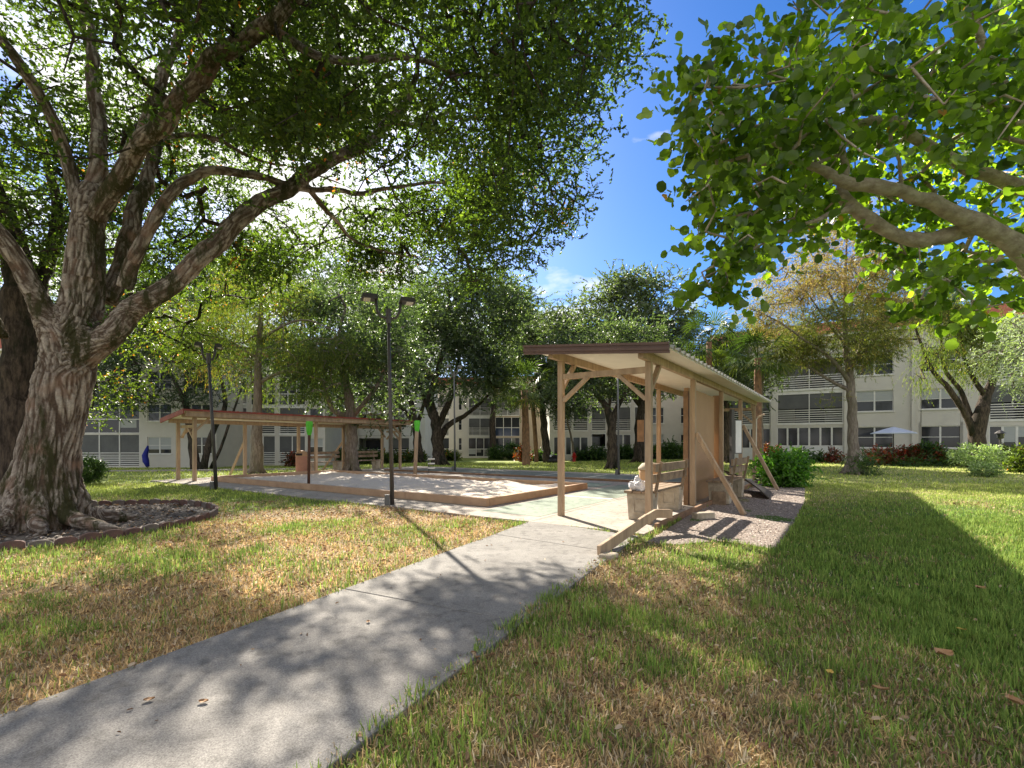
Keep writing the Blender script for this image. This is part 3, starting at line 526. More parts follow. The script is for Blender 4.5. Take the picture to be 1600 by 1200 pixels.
# ---------------------------------------------------------------- apartment buildings
def building(label, org, ang, x0, x1, bays, floors=3, fh=2.6, top=9.4, wall='stucco', depth=9.0, roofh=1.1, slab0=.15, group=None):
    """front face in the local plane y=0, x to the right, y into the building; bays = (xa, xb, [type per floor])"""
    o = empty('apartment_building', org, ang, label=label, cat='apartment building', group=group)
    wb = MB(); T = .28
    zs = [slab0+fh*k for k in range(floors)]+[top]
    wb.ab(x0, x1, 0, T, -1.6, slab0)                                   # plinth
    edges = x0
    for (a, b, ty) in bays:
        if a > edges+.01: wb.ab(edges, a, 0, T, slab0, top)
        edges = b
    if edges < x1-.01: wb.ab(edges, x1, 0, T, slab0, top)
    wb.ab(x0, x0+.2, T, depth, -1.6, top); wb.ab(x1-.2, x1, T, depth, -1.6, top); wb.ab(x0+.2, x1-.2, depth-.2, depth, -1.6, top)
    zt = slab0+fh*floors
    for (a, b, ty) in bays:
        if top > zt+.01: wb.ab(a, b, 0, T, zt, top)
        for k, t in enumerate(ty):
            z0 = slab0+fh*k; z1 = z0+fh; kind = t[0] if isinstance(t, tuple) else t
            if kind == 'wall': wb.ab(a, b, 0, T, z0, z1)
            elif kind == 'win':
                _, w, h, sill, bl = t; c = (a+b)/2; xa, xb = c-w/2, c+w/2; za, zb = z0+sill, z0+sill+h
                wb.ab(a, xa, 0, T, z0, z1); wb.ab(xb, b, 0, T, z0, z1); wb.ab(xa, xb, 0, T, z0, za); wb.ab(xa, xb, 0, T, zb, z1)
                f = MB(); fw = .05
                f.ab(xa, xb, .06, .12, za, za+fw); f.ab(xa, xb, .06, .12, zb-fw, zb); f.ab(xa, xa+fw, .06, .12, za+fw, zb-fw); f.ab(xb-fw, xb, .06, .12, za+fw, zb-fw)
                nc = 2 if w > 1.3 else 1
                if nc == 2: f.ab(c-.05, c+.05, .055, .12, za+fw, zb-fw)
                f.ab(xa+fw, xb-fw, .075, .115, (za+zb)/2-.02, (za+zb)/2+.02)
                f.ab(xa-.06, xb+.06, -.06, .055, za-.07, za-.002)
                fo = f.build('window', M['trim'], o)
                g = MB(); g.cur = 0; g.ab(xa+fw, xb-fw, .09, .10, za+fw, zb-fw)
                g.build('pane', M['glass'] if bl != 2 else M['glassblue'], fo)
                if bl == 1: MB().ab(xa+fw, xb-fw, .078, .088, (za+zb)/2+.02 if random.random() < .6 else za+.35, zb-fw).build('blind', M['blind'], fo)
            elif kind in ('rail', 'railopen'):
                MB().ab(a, b, -.03, T, z0-.02, z0+.14).build('slab_edge', M['trim'], o); MB().ab(a, b, .03, T-.02, z1-.28, z1-.02).build('lintel', M['trim'], o)
                r = MB(); ns = 6
                for i in range(ns): zz = z0+.24+i*.165; r.ab(a+.03, b-.03, -.012, .012, zz, zz+.055)
                n = max(1, round((b-a)/1.9))
                for i in range(n+1): xx = a+.04+(b-a-.08)*i/n; r.ab(xx-.03, xx+.03, .014, .06, z0+.14, z1-.28)
                r.build('railing', M['trim'], o)
                if kind == 'rail': MB().ab(a+.03, b-.03, .075, .085, z0+1.22, z1-.3).build('screen', M['screen'], o)
                d = MB(); c = (a+b)/2; d.ab(c-1.0, c+1.0, 1.50, 1.54, z0+.15, z0+2.1); d.build('balcony_door', M['glass'], o)
                if kind == 'rail' and random.random() < .6: xx = random.uniform(a, a+(b-a)*.4); MB().ab(xx+.05, xx+(b-a)*.45, .095, .11, z0+1.22+random.uniform(0, .5), z1-.3).build('shade', M['blind'] if random.random() < .4 else M['room'], o)
            elif kind == 'grid':
                _, n, mid, blue = t; wb.ab(a, b, 0, T, z1-.2, z1); zt_ = z1-.2
                f = MB(); zz = [z0, z0+mid*(zt_-z0), zt_]
                for z in zz: f.ab(a, b, .02, .10, z-.04 if z > z0 else z, z+.04 if z < zt_ else z)
                for i in range(n+1): xx = a+(b-a)*i/n; f.ab(max(a, xx-.04), min(b, xx+.04), .015, .105, z0, zt_)
                fo = f.build('window', M['trim'], o)
                for i in range(n):
                    for j in range(2):
                        xa, xb = a+(b-a)*i/n+.04, a+(b-a)*(i+1)/n-.04
                        MB().ab(xa, xb, .06, .07, zz[j]+.04, zz[j+1]-.04).build('pane', M['glassblue'] if (blue and j == 0) else M['glass'], fo)
                        if random.random() < .3: MB().ab(xa, xa+(xb-xa)*random.uniform(.25, 1), .048, .056, zz[j]+.04+(zz[j+1]-zz[j])*random.uniform(0, .5), zz[j+1]-.04).build('blind', M['blind'] if random.random() < .5 else M['room'], fo)
            elif kind == 'slat':                                     # screened porch with slatted base
                _, n = t; wb.ab(a, b, 0, T, z1-.15, z1)
                f = MB()
                for i in range(n+1): xx = a+(b-a)*i/n; f.ab(max(a, xx-.04), min(b, xx+.04), .01, .09, z0, z1-.15)
                f.ab(a, b, .01, .09, z0+.98, z0+1.05); f.build('porch_frame', M['trim'], o)
                r = MB()
                for i in range(6): zz = z0+.06+i*.15; r.ab(a+.04, b-.04, -.012, .008, zz, zz+.07)
                r.build('railing', M['trim'], o); MB().ab(a+.04, b-.04, .05, .06, z0+1.05, z1-.15).build('screen', M['screen'], o)
            elif kind == 'row':                                      # low white wall with a row of windows
                _, n, sill, h = t; wb.ab(a, b, 0, T, z0, z0+sill); wb.ab(a, b, 0, T, z0+sill+h, z1)
                for i in range(n):
                    xa, xb = a+(b-a)*i/n, a+(b-a)*(i+1)/n; f = MB(); za, zb = z0+sill, z0+sill+h
                    f.ab(xa, xb, .03, .10, za, za+.06); f.ab(xa, xb, .03, .10, zb-.06, zb); f.ab(xa, xa+.06, .03, .10, za+.06, zb-.06); f.ab(xb-.06, xb, .03, .10, za+.06, zb-.06)
                    fo = f.build('window', M['trim'], o); MB().ab(xa+.06, xb-.06, .06, .07, za+.06, zb-.06).build('pane', M['glass'], fo)
                    if random.random() < .35: MB().ab(xa+.06, xb-.06, .046, .056, za+.06+h*random.uniform(0, .6), zb-.06).build('blind', M['blind'] if random.random() < .5 else M['room'], fo)
            if kind != 'wall':
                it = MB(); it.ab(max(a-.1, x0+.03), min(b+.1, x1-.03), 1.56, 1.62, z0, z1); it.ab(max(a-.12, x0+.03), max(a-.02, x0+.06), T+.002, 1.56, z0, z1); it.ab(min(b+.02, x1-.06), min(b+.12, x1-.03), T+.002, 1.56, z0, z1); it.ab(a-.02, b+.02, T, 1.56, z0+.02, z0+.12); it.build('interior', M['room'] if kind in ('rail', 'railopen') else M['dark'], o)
    wb.build('wall', M[wall], o)
    rf = MB(); e = .35
    vs = [(x0-e, -e, top), (x1+e, -e, top), (x1+e-.5, .75, top+roofh), (x0-e+.5, .75, top+roofh), (x0-e, depth+e, top), (x1+e, depth+e, top), (x1+e-.5, depth-.75, top+roofh), (x0-e+.5, depth-.75, top+roofh)]
    rf.add(vs, [(0, 1, 2, 3), (5, 4, 7, 6), (1, 5, 6, 2), (4, 0, 3, 7), (3, 2, 6, 7), (1, 0, 4, 5)]); rf.build('roof', M['tile'], o)
    ea = MB(); ea.ab(x0-e, x1+e, -e-.02, -e+.10, top-.18, top-.002); ea.build('eave', M['trim'], o)
    return o
# left wing (38.7 m away, base below the court)
def bx(px, Y): return (px-CX)/F*Y
Wn = lambda w=1.9, h=1.45, s=.85, b=0: ('win', w, h, s, b)
Y1 = 38.7; X0 = bx(-120, Y1)
B1 = building('low cream apartment wing with white-framed porch windows behind the big oak', (0, Y1, -.62), 0, X0, bx(338, Y1),
  [(bx(-60, Y1), bx(40, Y1), [('slat', 3), ('grid', 3, .5, 0), ('grid', 3, .5, 0)]),
   (bx(60, Y1), bx(218, Y1), [('slat', 5), ('grid', 5, .46, 0), ('grid', 5, .5, 0)]),
   (bx(226, Y1), bx(272, Y1), [Wn(1.9, 1.35, .95, 1), Wn(1.9, 1.35, .95, 0), Wn(1.9, 1.35, .95, 0)]), (bx(296, Y1), bx(333, Y1), [Wn(1.7, 1.35, .95, 0), Wn(1.7, 1.35, .95), Wn(1.7, 1.35, .95)])])
Y2 = 42.5
B2 = building('cream apartment block with slatted balconies behind the left shelter', (0, Y2, -.68), 0, bx(338, Y2)+.02, bx(508, Y2),
  [(bx(345, Y2), bx(352, Y2), ['wall']*3), (bx(356, Y2), bx(386, Y2), [('slat', 2), 'rail', 'rail']), (bx(392, Y2), bx(430, Y2), [('slat', 2), 'rail', ('grid', 3, .4, 0)]), (bx(436, Y2), bx(477, Y2), [('slat', 2), 'rail', ('grid', 3, .4, 0)]),
   (bx(482, Y2), bx(506, Y2), [Wn(1.2, 1.5, .8, 1), Wn(1.2, 1.5, .8), Wn(1.2, 1.5, .8)])])
Y3 = 52
B3 = building('white apartment block glimpsed between the trunks behind the far shelter benches', (0, Y3, -.62), 0, bx(512, Y3), bx(664, Y3),
  [(bx(524, Y3), bx(556, Y3), [('row', 3, 1.0, 1.3), ('row', 3, 1.0, 1.3), ('row', 2, 1.0, 1.3)]), (bx(560, Y3), bx(600, Y3), ['railopen', ('row', 3, 1.0, 1.3), ('row', 3, 1.0, 1.3)]), (bx(606, Y3), bx(640, Y3), ['rail', Wn(1.2), Wn(1.2)])], wall='stuccow')
Y4 = 63
B4 = building('distant pale apartment block with screened porches beyond the pair of oaks', (0, Y4, -.55), 0, bx(664, Y4), bx(775, Y4),
  [(bx(670, Y4), bx(702, Y4), [('grid', 3, .4, 0), 'rail', 'rail']), (bx(716, Y4), bx(722, Y4), [Wn(.45, 1.6, .8), Wn(.45, 1.6, .8), Wn(.45, 1.6, .8)]), (bx(732, Y4), bx(768, Y4), [('grid', 3, .4, 0), 'rail', 'rail'])], wall='stucco')
B5 = building('cream apartment block with blue glazed porches behind the palm trunks', (0, Y4-1.2, -.55), 0, bx(771, Y4-1.2), bx(858, Y4-1.2),
  [(bx(774, 61.8), bx(812, 61.8), [('grid', 3, .4, 0), ('grid', 3, .45, 1), 'rail']), (bx(816, 61.8), bx(824, 61.8), [Wn(.5, 1.6, .6)]*3), (bx(846, 61.8), bx(857, 61.8), [Wn(.8, 1.7, .8)]*3)], wall='stuccot')
Y6 = 47
B6 = building('cream apartment block with white slatted balconies seen through the near shelter', (0, Y6, -.28), 0, bx(858, Y6)+.05, bx(1108, Y6),
  [(bx(865, Y6), bx(893, Y6), [('row', 3, .3, 1.75), 'rail', 'rail']), (bx(895, Y6), bx(919, Y6), [('row', 2, .3, 1.75), 'rail', 'rail']), (bx(924, Y6), bx(947, Y6), ['railopen', 'rail', 'rail']), (bx(949, Y6), bx(986, Y6), [('row', 3, .8, 1.5), 'rail', 'rail']),
   (bx(991, Y6), bx(1003, Y6), [('row', 2, .8, 1.5), 'rail', 'rail']), (bx(1012, Y6), bx(1040, Y6), [Wn(1.4, 1.55, .75, 1), Wn(1.4, 1.55, .75), Wn(1.4, 1.55, .75)]), (bx(1060, Y6), bx(1090, Y6), [Wn(1.4, 1.55, .75)]*3)])
# right wing, turned towards the court
ANR = math.atan2(-.53, .848)
def wt(px): k = (px-CX)/F; return (38*k-20.75)/(.848+.53*k)
rw = [(wt(1112), wt(1204), [('row', 6, .75, 1.6), 'rail', 'rail']), (wt(1214), wt(1318), [('row', 6, .95, 1.45), 'rail', 'railopen']),
      (wt(1338), wt(1396), [Wn(2.15, 1.5, .85, 0), Wn(2.15, 1.5, .85, 1), Wn(2.15, 1.5, .85, 0)]),
      (wt(1440), wt(1500), [Wn(2.3, 1.5, .85, 0), Wn(2.1, 1.4, .9, 1), Wn(2.1, 1.5, .85, 0)]),
      (wt(1545), wt(1612), [('row', 3, .8, 1.5), 'rail', 'railopen']), (wt(1625), wt(1700), [('row', 4, .8, 1.5), 'rail', 'railopen'])]
B7 = building('long cream apartment wing with red tile roof on the right of the lawn', (20.75, 38, 0), ANR, wt(1106), wt(1800), rw)
pil = MB()
for (a, b) in ((1204.5, 1213.5), (1319, 1326), (1424, 1430)): pil.ab(wt(a), wt(b), -.16, -.005, -.2, 9.2)
pil.build('pilaster', M['stucco'], B7)
wp = MB(); wp.ab(wt(1113), wt(1203), -.012, -.002, .0, .88); wp.ab(wt(1215), wt(1317), -.012, -.002, .0, 1.08); wp.build('white_panel', M['stuccow'], B7)
# ---------------------------------------------------------------- vegetation generators
def leaf_arrays(C, D, N, ln, wd, kind, fold=.25):
    """C centres, D unit long axes, N rough normals -> vertices, quads (rhomb: 1 quad; hex: 2 quads)"""
    n = len(C); B = np.cross(D, N); B /= np.linalg.norm(B, axis=1)[:, None]+1e-9; N2 = np.cross(B, D)
    ln = np.broadcast_to(ln, (n,))[:, None]; wd = np.broadcast_to(wd, (n,))[:, None]
    if kind == 'rhomb':
        V = np.stack([C-D*ln*.5, C+B*wd*.5-D*ln*.05+N2*wd*fold, C+D*ln*.5, C-B*wd*.5-D*ln*.05+N2*wd*fold], 1); Q = np.array([[0, 1, 2, 3]])
    elif kind == 'hex':
        V = np.stack([C-D*ln*.5, C-D*ln*.22+B*wd*.42+N2*wd*fold, C+D*ln*.25+B*wd*.45+N2*wd*fold, C+D*ln*.5, C+D*ln*.25-B*wd*.45+N2*wd*fold, C-D*ln*.22-B*wd*.42+N2*wd*fold], 1); Q = np.array([[0, 1, 2, 3], [0, 3, 4, 5]])
    elif kind == 'round':
        k = [(-.5, 0, 0), (-.40, .34, 1), (0, .52, 1.0), (.38, .36, .9), (.5, 0, .1), (.38, -.36, .9), (0, -.52, 1.0), (-.40, -.34, 1)]
        V = np.stack([C+D*ln*a+B*wd*b+N2*wd*fold*.5*c for a, b, c in k], 1); Q = np.array([[0, 1, 2, 3], [0, 3, 4, 4], [4, 5, 6, 7], [4, 7, 0, 0]]); Q = np.array([[0, 1, 2, 3], [0, 3, 5, 6], [3, 4, 5, 5], [0, 6, 7, 7]]); Q = np.array([[0, 1, 2, 3], [4, 5, 6, 7], [0, 3, 4, 7]])
    m = V.shape[1]; Q = (Q[None]+np.arange(n)[:, None, None]*m).reshape(-1, 4)
    return V.reshape(-1, 3), Q, m
def unit(a): return a/(np.linalg.norm(a, axis=-1, keepdims=True)+1e-9)
def sprig_leaves(C, per, spread, slen, nper, rng, flat=.6, droop=0.0, outw=None):
    """for each clump centre: `per` sprigs, each with nper leaves along it"""
    n = len(C); d = unit(rng.normal(size=(n*per, 3))*np.array([1, 1, flat])+(np.repeat(outw, per, 0)*.6 if outw is not None else 0)+np.array([0, 0, -droop]))
    base = np.repeat(C, per, 0)+rng.normal(size=(n*per, 3))*spread*np.array([1, 1, .7])
    t = (np.arange(nper)+.5)/nper; L_ = slen*rng.uniform(.6, 1.3, (n*per, 1, 1))
    pos = base[:, None]+d[:, None]*t[None, :, None]*L_; pos[..., 2] -= droop*(t**2)[None]*L_[..., 0]*.6
    pos = pos.reshape(-1, 3); dd = np.repeat(d, nper, 0)
    side = unit(np.cross(dd, rng.normal(size=dd.shape))); D = unit(dd*.7+side*rng.uniform(.3, 1.1, (len(dd), 1)))
    pos = pos+D*slen*.06; N = unit(rng.normal(size=dd.shape)*.75+np.array([0, 0, 1.0]))
    return pos, D, N, np.repeat(np.arange(n), per*nper)
def twigs_mesh(paths, k=3):
    V = []; Q = []; off = 0; ang = np.arange(k)*2*np.pi/k
    for pts, rad in paths:
        pts = np.asarray(pts); m = len(pts); d = unit(np.gradient(pts, axis=0)); ref = np.array([0, 0, 1.]) if abs(d[0, 2]) < .9 else np.array([1., 0, 0])
        r = unit(np.cross(d, ref)); t = np.cross(d, r); rad = np.broadcast_to(rad, (m,))
        ring = pts[:, None]+(r[:, None]*np.cos(ang)[None, :, None]+t[:, None]*np.sin(ang)[None, :, None])*rad[:, None, None]
        V.append(ring.reshape(-1, 3)); i = np.arange(m-1)[:, None]*k; j = np.arange(k)[None]; j2 = (j+1) % k
        Q.append(np.stack([i+j, i+j2, i+k+j2, i+k+j], -1).reshape(-1, 4)+off); off += m*k
    return np.concatenate(V), np.concatenate(Q)
def grow(skel, clumps, rng, r_tip=.006, gain=.0065, step=.35, up=.15, rmax=.12):
    """connect every clump centre to the limb skeleton by curved twigs that share stems; returns twig paths"""
    nodes = list(np.asarray(skel)); par = [-1]*len(nodes); A = np.asarray(skel)
    d0 = np.array([np.min(np.linalg.norm(A-c, axis=1)) for c in clumps]); order = np.argsort(d0)
    NA = np.zeros((len(nodes)+len(clumps)*14+10, 3)); NA[:len(nodes)] = A; cnt = len(nodes); parent = np.full(len(NA), -1); paths = []
    tips = []
    for ci in order:
        c = clumps[ci]; dd = np.linalg.norm(NA[:cnt]-c, axis=1); j = int(np.argmin(dd)); L_ = dd[j]
        m = int(np.clip(L_/step, 1, 12)); s = NA[j]; t = np.linspace(0, 1, m+1)[1:, None]
        bend = rng.normal(size=3)*L_*.10; pts = s+(c-s)*t+np.sin(t*np.pi)*(bend+np.array([0, 0, up*L_*.5])); 
        idx = np.arange(cnt, cnt+m); NA[cnt:cnt+m] = pts; parent[idx] = np.r_[j, idx[:-1]]; cnt += m; paths.append((j, idx)); tips.append(idx[-1])
    w = np.zeros(cnt)
    for t in tips: w[t] += 1
    for i in range(cnt-1, len(skel)-1, -1): w[parent[i]] += w[i]
    out = []
    for j, idx in paths:
        ids = np.r_[j, idx]; rad = np.minimum(r_tip+gain*np.sqrt(w[ids]), rmax); rad[0] = rad[1] if j < len(skel) else min(rad[0], rad[1]*1.3); rad[-1] *= .6
        out.append((NA[ids], rad))
    return out
def crown_mesh(name, parent, leafV, leafQ, m, tint, twigs, lmat, bmat, k=3):
    V = [leafV]; Q = [leafQ]; mi = [np.zeros(len(leafQ), int)]; tn = [np.repeat(tint, m)]
    if twigs:
        tv, tq = twigs_mesh(twigs, k); Q.append(tq+len(leafV)); V.append(tv); mi.append(np.ones(len(tq), int)); tn.append(np.zeros(len(tv)))
    return npmesh(name, np.concatenate(V), np.concatenate(Q), [lmat, bmat], mi=np.concatenate(mi), tint=np.concatenate(tn), parent=parent)
def smooth_path(pts, n=6):
    """Catmull-Rom through control points; pts rows may carry extra columns (radius)"""
    P_ = np.asarray(pts, float); P_ = np.vstack([2*P_[0]-P_[1], P_, 2*P_[-1]-P_[-2]]); out = []
    for i in range(1, len(P_)-2):
        for t in np.arange(n)/n:
            a, b, c, d = P_[i-1], P_[i], P_[i+1], P_[i+2]
            out.append(.5*((2*b)+(-a+c)*t+(2*a-5*b+4*c-d)*t*t+(-a+3*b-3*c+d)*t**3))
    out.append(P_[-2]); return np.array(out)
LM = {}
LM['oak'] = leafmat('oak_leaves', [(0, (.025, .038, .012)), (.45, (.055, .078, .020)), (.85, (.105, .135, .028)), (.965, (.15, .18, .035)), (.98, (.30, .12, .03)), (1, (.34, .10, .03))], .55)
LM['grape'] = leafmat('sea_grape_leaves', [(0, (.045, .07, .028)), (.4, (.11, .158, .036)), (.8, (.23, .30, .048)), (.975, (.42, .48, .06)), (.985, (.32, .19, .07)), (1, (.34, .17, .06))], .6, .28, .6, (1.05, 1.28, .22))
LM['dark'] = leafmat('dark_oak_leaves', [(0, (.035, .052, .034)), (.5, (.075, .098, .064)), (.9, (.14, .162, .108)), (1, (.22, .22, .11))], .38, .5, .4)
LM['grey'] = leafmat('grey_green_leaves', [(0, (.045, .060, .038)), (.5, (.11, .13, .085)), (.9, (.21, .235, .165)), (1, (.26, .28, .18))], .32, .55, .35)
LM['yellow'] = leafmat('yellow_green_leaves', [(0, (.03, .045, .012)), (.5, (.07, .092, .018)), (.93, (.16, .18, .03)), (.96, (.40, .16, .04)), (1, (.45, .14, .04))], .5)
LM['cypress'] = leafmat('cypress_needles', [(0, (.05, .075, .02)), (.5, (.11, .13, .035)), (.8, (.19, .17, .05)), (1, (.30, .16, .07))], .45, .6, .2)
LM['rust'] = leafmat('rusty_cypress_needles', [(0, (.08, .095, .03)), (.4, (.15, .15, .05)), (.7, (.24, .17, .09)), (1, (.34, .20, .14))], .4, .6, .2)
LM['silver'] = leafmat('silver_leaves', [(0, (.14, .16, .12)), (.5, (.30, .33, .27)), (1, (.52, .55, .48))], .3, .5, .3)
LM['palm'] = leafmat('palm_leaves', [(0, (.03, .05, .018)), (.6, (.07, .10, .03)), (.9, (.16, .17, .04)), (1, (.4, .3, .06))], .3, .5, .3)
LM['shrub'] = leafmat('shrub_leaves', [(0, (.025, .05, .015)), (.6, (.06, .11, .025)), (1, (.12, .19, .04))], .35, .35, .5)
LM['bright'] = leafmat('bright_shrub_leaves', [(0, (.05, .11, .02)), (.6, (.12, .24, .04)), (1, (.20, .36, .07))], .45, .4, .4)
LM['croton'] = leafmat('croton_leaves', [(0, (.04, .05, .015)), (.4, (.10, .04, .02)), (.8, (.35, .03, .02)), (1, (.5, .08, .02))], .3, .35, .5)
LM['varieg'] = leafmat('variegated_leaves', [(0, (.10, .16, .05)), (.4, (.30, .36, .20)), (1, (.62, .64, .48))], .3, .4, .3)
def tree(name, label, cat, base, trunks, lobes, leaf='dark', nclump=260, per=7, nper=7, size=.11, asp=.5, slen=.5, spread=.35, bark='barkdark', droop=0.0, flat=.7, seed=1, shell=.5, kind='rhomb', group=None, tshift=0.0, gain=.0075, step=.6, keep=None, up=.15, lobe_tint=None):
    """base (x,y); trunks: polylines of (x,y,z,r) in world metres; lobes: (x,y,z,rx,ry,rz)"""
    rng = np.random.default_rng(seed); z0 = float(tz(base[0], base[1])); o = empty(name, (base[0], base[1], z0), label=label, cat=cat, group=group)
    off = np.array([base[0], base[1], z0]); tm = MB(); skel = []
    for tr in trunks:
        sp_ = smooth_path(tr, 5); sp_[:, :3] -= off; sp_[:, :3] += rng.normal(size=(len(sp_), 3))*sp_[:, 3:4]*.10
        tm.tube(sp_[:, :3], list(np.maximum(sp_[:, 3], .01)), 10); k = int(len(sp_)*.45) if tr is trunks[0] else 1; skel += list(sp_[k:, :3])
    if trunks:
        r0 = trunks[0][0][3]                                  # root flare
        for k in range(6):
            a = k*1.05+rng.uniform(0, .5); tm.tube([(0+math.cos(a)*r0*.3, math.sin(a)*r0*.3, r0*1.5), (math.cos(a)*r0*.9, math.sin(a)*r0*.9, r0*.35), (math.cos(a)*r0*1.7, math.sin(a)*r0*1.7, -.08)], [r0*.45, r0*.34, r0*.12], 6)
        tm.build('trunk', M[bark], o, smooth=True)
    vol = np.array([l[3]*l[4]*l[5] for l in lobes])**.75; nclump = int(nclump*1.35); cnt = np.maximum(3, (nclump*vol/vol.sum()).astype(int)); C = []; OW = []; LT = []
    for li, (l, c) in enumerate(zip(lobes, cnt)):
        d = unit(rng.normal(size=(c, 3))); r = rng.uniform(shell, 1, (c, 1))**.6
        C.append(np.array(l[:3])-off+d*r*np.array(l[3:6])); OW.append(d); LT += [lobe_tint[li] if lobe_tint else 0]*c
    C = np.concatenate(C); OW = np.concatenate(OW); LT = np.array(LT); ok = (C[:, 2] > .4) & (fbm(C[:, 0]/(spread*3.2)+seed, C[:, 1]/(spread*3.2), C[:, 2]/(spread*2.6), 2) > .455); C, OW, LT = C[ok], OW[ok], LT[ok]
    if keep is not None: ok = keep(C+off); C, OW, LT = C[ok], OW[ok], LT[ok]
    if not skel: skel = [np.zeros(3)]
    tw = grow(np.array(skel), C, rng, r_tip=.008, gain=gain, step=step, up=up)
    pos, D, N, ci = sprig_leaves(C, per, spread, slen, nper, rng, flat, droop, OW)
    if kind == 'needle': 
        D = unit(D*.5+np.array([0, 0, -.35-droop])); V, Q, m = leaf_arrays(pos, D, N, size*rng.uniform(.7, 1.3, len(pos)), size*asp, 'rhomb', .1)
    else: V, Q, m = leaf_arrays(pos, D, N, size*rng.uniform(.7, 1.3, len(pos)), size*asp*rng.uniform(.8, 1.2, len(pos)), kind)
    ct = rng.normal(0, .16, len(C))+LT; tint = np.clip(.42+tshift+ct[ci]+rng.normal(0, .17, len(pos)), 0, 1)
    crown_mesh('crown', o, V, Q, m, tint, tw, LM[leaf], M[bark])
    return o
def lob(px, py, Y, rpx, rpy=None, ry=None):
    x, y, z = P(px, py, Y); s = Y/F; rpy = rpy or rpx; return (x, y, z, rpx*s, ry or (rpx+rpy)/2*s, rpy*s)
def pl(*pts): return [(*P(a, b, y)[:3], r/math.sqrt(1+((min(max(a, 0), 1600)-CX)/F)**2)) for (a, b, y, r) in pts]   # r is half the width seen across the picture
def inimg(p): return CX+F*p[:, 0]/p[:, 1], CY-F*(p[:, 2]-H)/p[:, 1]
# ---------------------------------------------------------------- the big oak on the left
TR = [pl((66, 845, 7.6, .80), (68, 826, 7.6, .70), (71, 780, 7.6, .60), (80, 700, 7.6, .555), (92, 630, 7.6, .50), (106, 575, 7.6, .49), (118, 520, 7.6, .48), (128, 470, 7.6, .38), (135, 400, 7.6, .33), (141, 320, 7.6, .29), (146, 290, 7.6, .20)),
 pl((125, 330, 7.55, .18), (108, 270, 7.5, .15), (78, 190, 7.2, .135), (45, 120, 6.9, .125), (0, 60, 6.6, .115), (-60, 0, 6.3, .09), (-120, -60, 6.1, .06)),
 pl((143, 330, 7.6, .20), (152, 250, 7.7, .175), (150, 180, 7.8, .165), (142, 90, 8, .15), (132, 0, 8.1, .14), (122, -110, 8.2, .10), (130, -260, 8.3, .05)),
 pl((150, 340, 7.5, .24), (195, 268, 7.3, .20), (255, 190, 7.0, .18), (320, 115, 6.7, .165), (370, 82, 6.5, .15), (430, 30, 6.2, .12), (500, -50, 5.9, .08), (620, -140, 5.8, .04)),
 pl((195, 270, 7.6, .17), (238, 180, 8, .15), (264, 90, 8.4, .13), (282, 0, 8.8, .11), (290, -100, 9, .08), (310, -200, 9.2, .04)),
 pl((278, 60, 8.5, .09), (320, 32, 8.6, .08), (370, 2, 8.8, .06), (430, -40, 9, .04)),
 pl((165, 470, 7.9, .26), (195, 400, 8.2, .225), (215, 330, 8.5, .19), (235, 250, 9, .155), (262, 170, 9.5, .12), (300, 100, 10, .08), (330, 0, 10.6, .04)),
 pl((195, 450, 7.6, .17), (222, 370, 7.5, .14), (262, 306, 7.7, .125), (320, 270, 8, .105), (400, 276, 8.5, .09), (500, 298, 9.2, .07), (600, 300, 10, .055), (670, 288, 10.5, .045), (740, 285, 11, .025), (800, 300, 12, .012)),
 pl((110, 575, 7.6, .34), (165, 525, 7.6, .29), (210, 478, 7.65, .25), (270, 440, 7.8, .22), (330, 385, 8.1, .20), (400, 325, 8.5, .185), (470, 280, 9, .165), (540, 243, 9.5, .145), (600, 200, 10, .12), (638, 150, 10.3, .085), (658, 60, 10.5, .05), (670, -40, 10.6, .03)),
 pl((610, 190, 10, .07), (660, 196, 10.4, .05), (710, 180, 11, .035), (780, 200, 12, .015)),
 pl((245, 215, 9.2, .08), (300, 214, 9.4, .07), (350, 226, 9.8, .06), (430, 255, 10.3, .045), (520, 280, 11, .03), (590, 330, 12, .015)),
 pl((330, 222, 9.6, .05), (380, 195, 10, .045), (450, 182, 10.5, .04), (520, 180, 11, .025), (600, 120, 12, .012)),
 pl((90, 560, 7.5, .34), (78, 500, 7.4, .27), (58, 450, 7.3, .235), (25, 395, 7.1, .22), (-30, 335, 6.8, .2), (-110, 260, 6.5, .15), (-220, 180, 6.3, .08)),
 pl((420, 40, 6.25, .09), (480, 80, 6.8, .08), (550, 92, 7.2, .07), (620, 84, 7.6, .065), (700, 112, 8.2, .05), (780, 118, 8.8, .04), (860, 90, 9.4, .02)),
 pl((700, 112, 8.2, .04), (740, 150, 8.6, .03), (790, 178, 9.2, .018), (850, 240, 9.8, .01)),
 pl((470, 280, 9, .08), (520, 340, 9.8, .06), (560, 380, 10.6, .045), (640, 400, 11.6, .03), (720, 400, 12.4, .015)),
 pl((560, -90, 5.85, .07), (700, -60, 6.3, .05), (820, -20, 6.9, .035), (920, 30, 7.5, .02))]
ORG = np.array([-7.3, 7.6, 0.0])
oak = empty('oak_tree', tuple(ORG), label='huge spreading oak with thick furrowed trunk in the ringed bed on the left', cat='tree', group='oaks in the ringed bed')
tb = MB(); skel = []; segs = []
